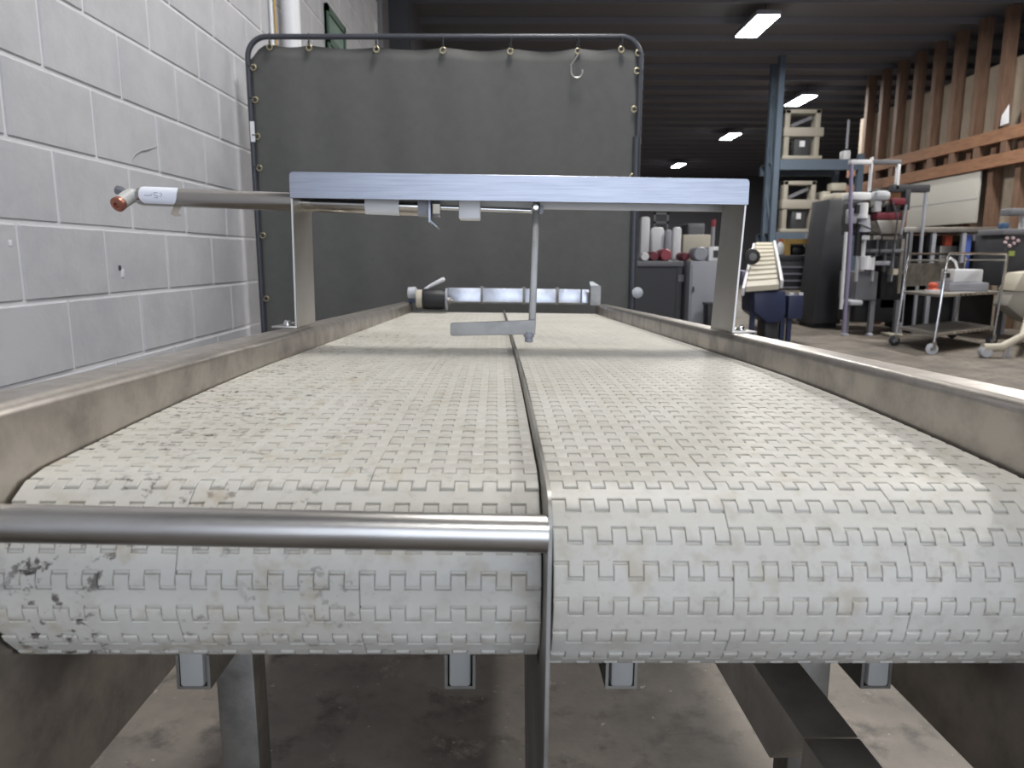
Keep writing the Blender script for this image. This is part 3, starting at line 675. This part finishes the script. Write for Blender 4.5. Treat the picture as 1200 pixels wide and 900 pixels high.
MB().hexa([(p.x - .09, 7.95, 0), (p.x + .09, 7.95, 0), (p.x + .09, 8.1, 0), (p.x - .09, 8.1, 0)], [(p.x - .11, 7.93, zt_), (p.x + .11, 7.93, zt_), (p.x + .11, 8.12, zt_), (p.x - .11, 8.12, zt_)]).build('tub', M['black'], t, bevel=.006)
MB().box(p.x - .118, p.x + .118, 7.922, 8.128, zt_, zt_ + .02).build('rim', M['dark'], t)
# framed board and grey crate further behind the bench
a = at(766, 262, 10.6); b = at(784, 249, 10.6)
t = thing('machine_guard', (a.x, 10.6, 0), 'grey framed guard panel on posts behind the workbench', 'guard panel')
for (xa, xb, za, zb2) in ((a.x, b.x, b.z - .03, b.z), (a.x, a.x + .03, 0, b.z), (b.x - .03, b.x, 0, b.z), (a.x, b.x, a.z, a.z + .03)): MB().box(xa, xb, 10.6, 10.63, za, zb2).build('frame_bar', M['grey'], t)
MB().box(a.x + .03, b.x - .03, 10.61, 10.62, a.z + .03, b.z - .03).build('panel', M['dark'], t)
a = at(805, 300, 10.8); b = at(826, 262, 10.8); o = MB().box(a.x, b.x, 10.8, 11.4, 0, b.z).build('grey_locker', M['grey'], None, bevel=.01); tag(o, 'plain grey locker standing well behind the cream box', 'locker')
MB().box(a.x + .02, b.x - .02, 10.785, 10.8, .08, b.z - .05).build('door', M['grey'], o)

# flighted white conveyor with navy drive base
t = thing('incline_conveyor', gl(900, 395, 8.8), 'small inclined feed conveyor with cream belt and navy blue base', 'conveyor')
nA, nB = at(874, 336, 8.6), at(913, 333, 8.6); fA, fB = at(886, 284, 11.2), at(905, 284, 11.2)
dn = Vector((0, 0, -.06))
MB().hexa([nA + dn, nB + dn, fB + dn, fA + dn], [nA, nB, fB, fA]).build('belt', M['cream'], t)
for i in range(1, 10):
    q = i / 10; l_ = nA.lerp(fA, q); r_ = nB.lerp(fB, q); up_ = Vector((0, 0, .02)); ow = Vector((0, .02, 0))
    MB().hexa([l_, r_, r_ + ow, l_ + ow], [l_ + up_, r_ + up_, r_ + up_ + ow, l_ + up_ + ow]).build('flight', M['cream'], t)
for (n_, f_) in ((nA + Vector((-.03, 0, -.06)), fA + Vector((-.03, 0, -.06))), (nB + Vector((.03, 0, 0)), fB + Vector((.03, 0, -.02)))):
    MB().bar(n_, f_, .035, .10).build('side_guard', M['white'], t, bevel=.006)
c = at(879, 301, 9.6); bb_ = MB().lathe((c.x, 9.5, c.z), (.1, 1, 0), [(0, .06), (.01, .1), (.05, .105), (.08, .07)], 18).build('bearing_housing', M['black'], t)
MB().lathe((c.x, 9.497, c.z), (0, -1, 0), [(0, .05), (.015, .05), (.02, .02)], 14).build('bearing_cap', M['grey'], bb_)
MB().pbox(869, 317, 884, 335, 9.4, .3).build('gear_box', M['lilac'], t, bevel=.02)
Yb = 8.65
def poly(pts, Y, dep): return MB().prism(pts, lambda p: at(p[0], p[1], Y), lambda p: at(p[0], p[1], Y) + Vector((0, dep, 0)))
poly([(884, 341), (921, 341), (921, 368), (914, 378), (899, 378), (884, 366)], Yb, .5).build('drive_cover', M['navy'], t, bevel=.015)
poly([(897, 376), (912, 376), (913, 397), (896, 397)], Yb + .1, .3).build('pedestal', M['dark'], t, bevel=.01)
MB().pbox(923, 346, 942, 374, Yb + .05, .3).build('control_box', M['navy'], t, bevel=.012)
for px in (928, 939): MB().pbox(px - 2.5, 343, px + 2.5, 346, Yb + .08, .05).build('indicator_cap', M['white'], t)
for (px, y0, y1) in ((925, 372, None), (883, 345, None), (917, 372, None)):
    p = at(px, y0, Yb + .12); MB().box(p.x - .025, p.x + .025, Yb + .1, Yb + .15, 0, p.z).build('leg', M['navy'], t)
for (px, y0) in ((888, 290), (905, 290)):
    p = at(px, y0, 10.9); MB().box(p.x - .025, p.x + .025, 10.9, 10.95, 0, p.z - .08).build('leg', M['ltgrey'], t)

# steel rack with two presses
Y = 13.5
t = thing('pallet_rack', gl(950, 350, Y), 'tall blue grey pallet rack carrying two cream presses', 'rack')
xa = at(895, 300, Y + .6).x; xb = at(904, 300, Y).x; xc = at(1001, 300, Y).x
MB().box(xb - .05, xb + .05, Y, Y + .1, 0, H - .10).build('upright', M['rack'], t); MB().box(xa - .05, xa + .05, Y + .6, Y + .7, 0, H - .10).build('upright', M['rack'], t)
for yy in (Y, Y + 1.0): MB().box(xc - .05, xc + .05, yy, yy + .1, 0, at(950, 180, Y).z).build('upright', M['rack'], t)
for k in range(4): MB().bar((xb, Y + .05, .4 + k * .9), (xa, Y + .65, 1.3 + k * .9), .03, .03).build('brace', M['rack'], t)
lv1 = at(950, 186, Y).z; lv2 = at(940, 272, Y).z
for z in (lv1, lv2):
    for yy in (Y - .02, Y + 1.02): MB().box(xb + .05, xc - .05, yy, yy + .07, z - .19, z - .02).build('beam', M['rack'], t)
    MB().box(xb + .05, xc - .05, Y + .05, Y + 1.02, z - .02, z).build('shelf_deck', M['grey'], t)
def press(px0, px1, pyt, z0, Yp, label):
    a = at(px0, 200, Yp).x; b = at(px1, 200, Yp).x; zt = at(px0, pyt, Yp).z; h = zt - z0; W_ = b - a
    t = thing('shop_press', ((a + b) / 2, Yp + .25, z0 + .001), label, 'press')
    p = .14 * W_
    for (xx) in (a, b - p): MB().box(xx, xx + p, Yp, Yp + .22, z0 + .03, zt).build('side_post', M['press'], t, bevel=.008)
    MB().box(a - .02, b + .06, Yp - .02, Yp + .26, z0 + h * .46, z0 + h * .64).build('cross_head', M['press'], t, bevel=.01)
    MB().box(a, b, Yp, Yp + .22, zt - .07, zt).build('top_bar', M['press'], t, bevel=.006)
    MB().box(a - .04, b + .04, Yp - .06, Yp + .4, z0 + .001, z0 + .06).build('base', M['press'], t, bevel=.006)
    MB().box(a + W_ * .32, b - W_ * .25, Yp + .05, Yp + .2, z0 + .06, z0 + h * .42).build('tool_block', M['dark'], t, bevel=.01)
    MB().box(a + W_ * .46, b - W_ * .40, Yp + .02, Yp + .06, z0 + h * .26, z0 + h * .38).build('gauge', M['white'], t)
    MB().bar((a + W_ * .2, Yp + .1, z0 + h * .68), (b - W_ * .2, Yp + .1, z0 + h * .86), .06, .05).build('lever', M['grey'], t)
    return t
press(917, 958, 128, lv1, Y + .1, 'cream framed press on the high beam of the blue rack')
press(920, 958, 212, lv2, Y + .1, 'cream framed press on the lower shelf of the blue rack')
def shelf_item(px0, px1, pyt, z0, Yp, dep, name, m, label, cat, bev=.02):
    a = at(px0, 250, Yp); b = at(px1, 250, Yp); o = MB().box(a.x, b.x, Yp, Yp + dep, z0 + .001, at(px0, pyt, Yp).z).build(name, m, None, bevel=bev); return tag(o, label, cat)
o = shelf_item(962, 972, 224, lv2, Y + .1, .3, 'cream_bench_machine', M['cream'], 'cream machine head beside the lower press on the rack', 'machine')
p = at(972, 220, Y + .2); MB().box(p.x, p.x + .28, Y + .12, Y + .32, p.z - .06, p.z + .08).build('arm', M['cream'], o, bevel=.02)
o = shelf_item(984, 992, 176, lv1, Y + .1, .2, 'white_bottle', M['white'], 'small white bottle on the high rack beam', 'bottle')
MB().tube([(o.location.x + .02, Y + .2, o.location.z + .2), (o.location.x + .02, Y + .2, o.location.z + .7)], .025, 8).build('spout', M['ltgrey'], o)
# low machine in front of the rack
Y = 11.2
t = thing('yellow_frame_machine', gl(935, 360, Y), 'dark low machine with a yellow frame and grey control box before the rack', 'machine')
MB().pbox(906, 305, 962, 340, Y, .8).build('body', M['dark'], t, bevel=.02)
for k in range(4): MB().pbox(912, 312 + k * 8, 958, 314 + k * 8, Y - .05, .05).build('rail', M['ltgrey'], t)
m = poly([(920, 300), (926, 300), (926, 286), (952, 286), (952, 280), (920, 280)], Y + .1, .3); m.build('yellow_frame', M['yellow'], t)
MB().pbox(928, 288, 945, 299, Y + .2, .3).build('motor', M['black'], t, bevel=.04)
MB().pbox(952, 273, 968, 305, Y + .1, .4).build('control_box', M['grey'], t, bevel=.02)
MB().pbox(906, 299, 962, 306, Y - .02, .9).build('table_plate', M['dark'], t, bevel=.01)
for px in (910, 958):
    p = at(px, 338, Y + .1); MB().box(p.x - .04, p.x + .04, Y + .05, Y + .13, 0, p.z).build('leg', M['dark'], t)
zt_ = at(912, 299, Y).z
c = at(911.5, 290, Y + .3); o = MB().lathe((c.x, Y + .2, zt_ + .001), (0, 0, 1), [(0, .055), (.01, .07), (.12, .07), (.17, .04), (.2, .025)], 16).build('white_bottle', M['nylon']); tag(o, 'white round bottle with an orange cap standing by the yellow frame', 'bottle')
MB().lathe((c.x, Y + .2, zt_ + .2), (0, 0, 1), [(0, .025), (.05, .025)], 12).build('cap', M['orange'], o)
zt_ = at(962, 273, Y + .1).z
c = at(963, 262, Y + .3); o = MB().lathe((c.x, Y + .3, zt_ + .001), (0, 0, 1), [(0, .05), (.2, .055), (.3, .03), (.32, .02)], 14).build('yellow_bottle', M['yellow']); tag(o, 'yellowish bottle on top of the grey control box', 'bottle')
# dark tall cabinet
Y = 10.4
t = thing('dark_cabinet', gl(978, 372, Y), 'tall dark grey machine cabinet between the rack and the column machine', 'cabinet')
a = at(962, 300, Y); b = at(996, 300, Y); zt_ = at(970, 233, Y).z
MB().hexa([(a.x - .06, Y, .06), (b.x - .06, Y, .06), (b.x - .06, Y + .6, .06), (a.x - .06, Y + .6, .06)], [(a.x + .06, Y, zt_), (b.x, Y, zt_), (b.x, Y + .6, zt_), (a.x + .06, Y + .6, zt_)]).build('body', M['dark'], t, bevel=.02)
MB().box(a.x - .02, b.x - .1, Y + .04, Y + .56, 0, .06).build('plinth', M['black'], t)
MB().pbox(988, 250, 991, 262, Y - .02, .03).build('handle', M['grey'], t)
MB().pbox(978, 226, 996, 233, Y + .1, .4).build('top_tray', M['cream'], t, bevel=.01)

# column machine (depositor): posts, heads, arms
Y = 9.2
t = thing('column_machine', gl(1030, 385, Y), 'tall packing machine with white posts, lilac tube and steel heads by the timber wall', 'machine')
P_ = lambda *a: MB().pbox(*a)
P_(997, 187, 1022, 192, Y + .1, .08).build('top_bar', M['white'], t, bevel=.006)
P_(1022, 187, 1057, 192, Y + .1, .08).build('top_rail', M['grey'], t, bevel=.006)
for (x0, x1, y0, y1) in ((1019, 1024, 184, 224), (1050, 1056, 192, 222), (1005, 1009, 262, 330), (1010, 1016, 275, 318)):
    P_(x0, y0, x1, y1, Y + .1, .06).build('post', M['white'], t, bevel=.004)
a = at(998, 192, Y); b = at(997, 268, Y); b3 = at(990, 375, Y)
MB().tube([a, at(996.5, 235, Y), b, at(994, 320, Y), (b3.x, Y, .05)], .022, 10).build('lilac_tube', M['lilac'], t)
MB().tube([at(991.5, 272, Y - .1), at(985.5, 362, Y - .1)], .02, 10).build('side_tube', M['white'], t)
P_(999, 225, 1022, 234, Y + .05, .3).build('head_block', M['white'], t, bevel=.02)
P_(1027, 223, 1046, 235, Y, .25).build('motor_housing', M['nylon'], t, bevel=.05)
P_(1022, 221, 1066, 224, Y + .2, .1).build('carriage', M['steel_dark'], t)
P_(1046, 216, 1091, 225, Y + .1, .12).build('boom', M['dark'], t, bevel=.01)
P_(1020, 236, 1062, 243, Y + .1, .3).build('cross_beam', M['steel_dark'], t, bevel=.01)
P_(1046, 232, 1062, 240, Y + .02, .1).build('red_cover', M['darkred'], t, bevel=.01)
P_(1028, 249, 1056, 257, Y + .02, .2).build('red_tray', M['darkred'], t, bevel=.01)
m = poly([(1028, 258), (1060, 258), (1056, 274), (1034, 274)], Y, .4); m.build('hopper', M['steel'], t, bevel=.01)
MB().tube([at(1062, 240, Y), at(1056, 275, Y)], .015, 8).build('guard_rod', M['ltgrey'], t)
cyl_z(MB(), 1010, 238, 256, 6, Y + .05).build('dosing_body', M['white'], t)
cyl_z(MB(), 1004, 240, 250, 3, Y + .02).build('black_knob', M['black'], t)
cyl_z(MB(), 1011, 252, 272, 9, Y + .1, .7).build('cone_nozzle', M['ltgrey'], t)
P_(998, 244, 1006, 262, Y + .05, .2).build('valve_block', M['nylon'], t, bevel=.02)
for (px, y0, y1, r_) in ((1004, 262, 300, 4), (1013, 300, 316, 6), (1019, 302, 316, 5)):
    cyl_z(MB(), px, y0, y1, r_, Y + .08).build('valve', M['white' if px > 1005 else 'black'], t)
P_(1001, 236, 1060, 275, Y + .35, .4).build('dark_housing', M['dark'], t, bevel=.02)
for (px, y0, y1, wd, m_) in ((1030, 262, 300, 3, 'ltgrey'), (1038, 280, 318, 2, 'grey'), (1047, 284, 330, 3, 'ltgrey'), (1056, 280, 344, 2, 'steel'), (1024, 300, 330, 4, 'nylon'), (1066, 272, 330, 2, 'grey')):
    P_(px - wd / 2, y0, px + wd / 2, y1, Y + .1, .05).build('guide_rod', M[m_], t)
for (x0, x1, y0, y1, m_) in ((1024, 1052, 276, 281, 'steel'), (1020, 1060, 292, 296, 'grey'), (1026, 1046, 306, 311, 'ltgrey'), (1006, 1020, 276, 281, 'white'), (1060, 1068, 222, 246, 'dark'), (1026, 1034, 232, 248, 'white'), (1038, 1046, 240, 252, 'black')):
    P_(x0, y0, x1, y1, Y + .06, .12).build('bracket', M[m_], t, bevel=.006)
MB().tube([at(1006, 262, Y), at(1020, 268, Y - .03), at(1034, 277, Y), at(1030, 300, Y)], .01, 6).build('air_hose', M['black'], t)
MB().tube([at(1046, 236, Y), at(1052, 256, Y - .04), at(1046, 300, Y), at(1040, 330, Y)], .01, 6).build('air_hose', M['dark'], t)
P_(1016, 276, 1060, 300, Y + .3, .4).build('drive_body', M['dark'], t, bevel=.02)
P_(1002, 318, 1030, 352, Y + .15, .5).build('lower_cabinet', M['grey'], t, bevel=.015)
P_(1000, 350, 1060, 378, Y + .3, .5).build('base_box', M['black'], t, bevel=.015)
P_(1030, 300, 1058, 362, Y + .3, .5).build('lower_frame', M['black'], t, bevel=.015)
P_(996, 352, 1012, 358, Y + .05, .3).build('foot_beam', M['nylon'], t, bevel=.02)
for px in (993, 1022, 1052):
    p = at(px, 352, Y + .2); lg = MB().box(p.x - .03, p.x + .03, Y + .17, Y + .23, .05, p.z).build('leg', M['grey'], t)
    MB().lathe((p.x, Y + .2, 0), (0, 0, 1), [(0, .05), (.02, .05), (.05, .02)], 12).build('foot', M['ltgrey'], lg)
P_(1045, 315, 1053, 322, Y + .1, .1).build('yellow_tag', M['cream'], t)
p = fl(1033, 380); o = MB().hexa([(p.x - .14, p.y, .001), (p.x + .02, p.y, .001), (p.x + .02, p.y + .12, .001), (p.x - .14, p.y + .12, .001)], [(p.x - .12, p.y + .02, .22), (p.x - .04, p.y + .02, .24), (p.x - .04, p.y + .1, .24), (p.x - .12, p.y + .1, .22)]).build('orange_pedal', mat('faded_orange', 'b5705f', .6), None, bevel=.03); tag(o, 'faded orange foot pedal on the floor beneath the column machine', 'pedal')
p = fl(1043, 394); o = MB().box(p.x - .06, p.x + .12, p.y - .1, p.y + .15, .001, .04).build('cream_pad', M['cream'], None, bevel=.015); tag(o, 'small cream pad on the floor beside the trolley', 'pad')

# long steel table with shelf behind the trolley
Y = 9.6
t = thing('steel_table', gl(1120, 390, Y), 'long grey steel table with upright posts behind the trolley', 'table')
a = at(1060, 268, Y).x; b = at(1186, 268, Y).x; zt_ = at(1120, 266, Y).z
MB().box(a, b, Y, Y + .9, zt_ - .07, zt_).build('upper_shelf', M['steel'], t, bevel=.01)
zs = at(1120, 318, Y).z
MB().box(a, b, Y, Y + .9, zs - .06, zs).build('table_top', M['steel_dark'], t, bevel=.01)
for px in (1062, 1092, 1127, 1184):
    p = at(px, 300, Y + .03); MB().box(p.x - .025, p.x + .025, Y + .01, Y + .06, 0, zt_ - .07).build('post', M['ltgrey'], t)
    MB().box(p.x - .025, p.x + .025, Y + .82, Y + .87, 0, zt_ - .07).build('post', M['grey'], t)
MB().box(a + .1, b - .1, Y + .86, Y + .88, .3, zt_ - .08).build('back_panel', M['dark'], t)
MB().box(a + .05, b - .05, Y + .05, Y + .85, .52, .56).build('lower_shelf', M['dark'], t)
MB().box(a + .25, b - .06, Y + .1, Y + .8, .03, .519).build('base_cabinet', M['black'], t, bevel=.02)
MB().pbox(1096, 322, 1122, 342, Y + .15, .4).build('under_box', M['dark'], t, bevel=.02)
MB().pbox(1132, 282, 1150, 316, Y + .2, .5).build('under_box', M['black'], t, bevel=.02)
p = at(1081.5, 300, Y - .1); MB().tube([(p.x, Y - .03, 0), (p.x, Y - .03, at(1083, 226, Y).z)], .022, 10).build('tall_rod', M['ltgrey'], t)
def tab(px0, px1, pyt, Yp, dep, name, m, label, cat):
    a = at(px0, 300, Yp); b = at(px1, 300, Yp); o = MB().box(a.x, b.x, Yp, Yp + dep, zs + .001, at(px0, pyt, Yp).z).build(name, m, None, bevel=.012); return tag(o, label, cat)
o = tab(1101, 1122, 288, Y + .15, .3, 'steel_scale', M['steel'], 'squat steel scale with a red body on the grey steel table', 'scale')
MB().pbox(1108, 276, 1117, 288, Y + .2, .1).build('red_display', M['orange'], o, bevel=.01)
o = tab(1152, 1166, 284, Y + .12, .3, 'black_machine_box', M['black'], 'black equipment box with a white round knob on the steel table', 'equipment box')
c = at(1163, 286, Y + .05); MB().lathe((c.x, Y + .1, c.z), (0, -1, 0), [(0, .02), (.02, .05), (.07, .05), (.09, .02)], 14).build('white_knob', M['white'], o)
o = tab(1130, 1137, 275, Y + .05, .06, 'blue_label_box', mat('blue_print', '4a5fa8', .5), 'small blue box by the post of the steel table', 'box')
# dark control machine at the frame edge
Y = 8.9
t = thing('control_machine', gl(1190, 380, Y), 'dark control machine with pink dials at the end of the steel table', 'machine')
MB().pbox(1172, 272, 1225, 335, Y, .6).build('body', M['dark'], t, bevel=.03)
MB().pbox(1176, 268, 1225, 275, Y - .02, .5).build('cap', M['grey'], t, bevel=.01)
for (px, py) in ((1179, 284), (1184, 288), (1189, 285), (1181, 279), (1188, 279), (1194, 282)):
    c = at(px, py, Y - .02); MB().lathe(c, (0, 1, 0), [(0, .018), (.02, .022)], 10).build('dial', mat('dial_pink', 'c0a8ac', .5) if 'dial_pink' not in bpy.data.materials else bpy.data.materials['dial_pink'], t)
c = at(1187, 297, Y - .03); MB().box(c.x - .04, c.x + .03, Y - .02, Y, c.z - .03, c.z + .03).build('yellow_button', mat('olive', '8f9a55', .5), t)
for px in (1176, 1220):
    p = at(px, 335, Y + .1); MB().box(p.x - .03, p.x + .03, Y + .1, Y + .16, 0, p.z).build('leg', M['dark'], t)
MB().pbox(1184, 244, 1225, 252, Y + .1, .2).build('bracket_arm', M['grey'], t, bevel=.01)
MB().pbox(1198, 252, 1204, 272, Y + .15, .08).build('bracket_post', M['white'], t)
o = MB().pbox(1176, 261, 1183, 268, Y + .08, .12).build('blue_cup', mat('blue_cup', '3f5878', .5), None, bevel=.01); tag(o, 'small blue cup on top of the dark control machine', 'cup')

# cream machine with a castor leg at the frame edge
Y = 7.3
t = thing('cream_machine', gl(1200, 400, 8.4), 'cream hooded machine with a tubular castor leg beside the trolley', 'machine')
poly([(1199, 320), (1256, 314), (1256, 345), (1188, 341)], 8.35, .28).build('hood', M['cream'], t, bevel=.01)
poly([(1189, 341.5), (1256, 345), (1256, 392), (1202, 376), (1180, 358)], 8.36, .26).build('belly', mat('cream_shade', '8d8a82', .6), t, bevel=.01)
a = at(1149, 409, Y); b = at(1174, 408, Y); c2 = at(1203, 394, Y); e = at(1206, 365, 8.45)
MB().tube([Vector((a.x + .02, Y, .10)), Vector((b.x, Y, .105)), Vector((c2.x, Y + .05, .22)), (e.x, 8.45, e.z)], [.045, .045, .035, .035], 14).build('castor_leg', M['cream'], t)
p = Vector((a.x + .05, Y, 0))
MB().lathe((p.x, Y - .04, .06), (0, 1, 0), [(0, .05), (.01, .06), (.07, .06), (.08, .05)], 18).build('castor', M['nylon'], t)
for px in (1177, 1182): q = at(px, 400, Y); MB().tube([(q.x, Y - .02, .12), (q.x, Y - .02, .0)], .012, 8).build('leg_stay', M['ltgrey'], t)
q = at(1240, 390, 8.5); MB().box(q.x - .04, q.x + .04, 8.42, 8.5, 0, q.z + .02).build('rear_leg', M['cream'], t)

# trolley
t = None
A = fl(1049, 405); B = fl(1093, 415.5); Cc = fl(1163, 405)
A = Vector((A.x, A.y, 0)); B = Vector((B.x, B.y, 0)); Cc = Vector((Cc.x, Cc.y, 0)); Dd = A + Cc - B
zt_ = at(1113, 297, B.y).z; zm = at(1101, 345, B.y).z; zl = at(1095, 391, B.y).z
t = thing('steel_trolley', (A + Cc) / 2, 'two shelf tubular steel trolley on castors with a white box on it', 'trolley')
lean = Vector((.05, 0, 0))
def leg(p, q_z): return [p + Vector((0, 0, .12)), p + lean * .5 + Vector((0, 0, q_z * .5)), p + lean + Vector((0, 0, q_z))]
for (p, q) in ((A, Dd), (B, Cc)):
    pa = leg(p, zt_ - .05); pb = leg(q, zt_ - .05); dd = (q - p).normalized() * .05; up_ = Vector((0, 0, .05))
    MB().tube(pa + [pa[-1] + dd * .3 + up_ * .75, pa[-1] + dd + up_, pb[-1] - dd + up_, pb[-1] - dd * .3 + up_ * .75] + pb[::-1], .014, 10).build('handle_frame', M['chrome'], t)
for (p, q) in ((A, B), (Dd, Cc)):
    MB().tube([p + lean * .93 + Vector((0, 0, zt_ * .93)), q + lean * .93 + Vector((0, 0, zt_ * .93))], .01, 8).build('top_rail', M['steel'], t)
for z in (zm, zl):
    o_ = lean * (z / zt_); v4 = [p + o_ for p in (A, B, Cc, Dd)]
    sh = MB().hexa([p + Vector((0, 0, z - .03)) for p in v4], [p + Vector((0, 0, z)) for p in v4]).build('shelf', M['steel'], t, bevel=.004)
    for k in range(9):
        q = v4[1].lerp(v4[2], .3 + k * .075) + Vector((-.004, -.012, z - .02)); MB().box(q.x - .012, q.x + .012, q.y, q.y + .008, q.z - .005, q.z + .012).build('edge_slot', M['chrome'], sh)
MB().hexa([p + lean * .5 + Vector((0, 0, zm + .05)) for p in (A, A + Vector((0, .02, 0)), Dd + Vector((0, .02, 0)), Dd)], [p + lean * .9 + Vector((0, 0, zt_ * .9)) for p in (A, A + Vector((0, .02, 0)), Dd + Vector((0, .02, 0)), Dd)]).build('rear_panel', M['steel_dark'], t)
for p in (A, B, Cc, Dd):
    w_ = MB().lathe((p.x - .02, p.y - .016, .058), (.25, 1, 0), [(0, .045), (.004, .058), (.028, .058), (.032, .045)], 22).build('castor_wheel', M['nylon'] if p is B else M['black'], t)
    MB().lathe((p.x - .021, p.y - .02, .058), (.25, 1, 0), [(0, .02), (.04, .02)], 12).build('hub', M['grey'], w_)
    MB().box(p.x - .02, p.x + .015, p.y - .026, p.y - .02, .05, .13).build('castor_fork', M['steel'], t)
mid = lambda a_, b_: A + (B - A) * a_ + (Dd - A) * b_ + lean * .55
p = mid(.55, .55)
o = MB().box(p.x - .18, p.x + .26, p.y - .16, p.y + .16, zm + .002, zm + .10).build('grey_tray', M['ltgrey'], None, bevel=.012); tag(o, 'flat grey tray under the white box on the trolley', 'tray')
o = MB().box(p.x - .13, p.x + .20, p.y - .13, p.y + .13, zm + .102, zm + .245).build('white_box', M['white'], None, bevel=.015); tag(o, 'white box sitting on a grey tray on the trolley', 'box')
MB().box(p.x - .137, p.x - .13, p.y - .06, p.y + .06, zm + .15, zm + .2).build('socket', M['black'], o)
o2 = MB().tube([(p.x - .02, p.y, zm + .247), (p.x - .05, p.y, zm + .33), (p.x - .12, p.y - .02, zm + .37), (p.x - .18, p.y - .03, zm + .33)], .014, 8).build('white_handpiece', M['white'], None); tag(o2, 'curved white handpiece lying on the white box', 'handpiece')
p = mid(.35, .2)
o = MB().lathe((p.x + .05, p.y, zm + .002), (0, 0, 1), [(0, .065), (.02, .07), (.045, .04), (.06, .055), (.085, .05), (.10, .02)], 9).build('orange_fitting', M['orange'], None); tag(o, 'orange fitting with a white base on the trolley shelf', 'fitting')
MB().lathe((p.x + .05, p.y, zm + .002), (0, 0, 1), [(0, .085), (.018, .085)], 12).build('white_base', M['white'], o)
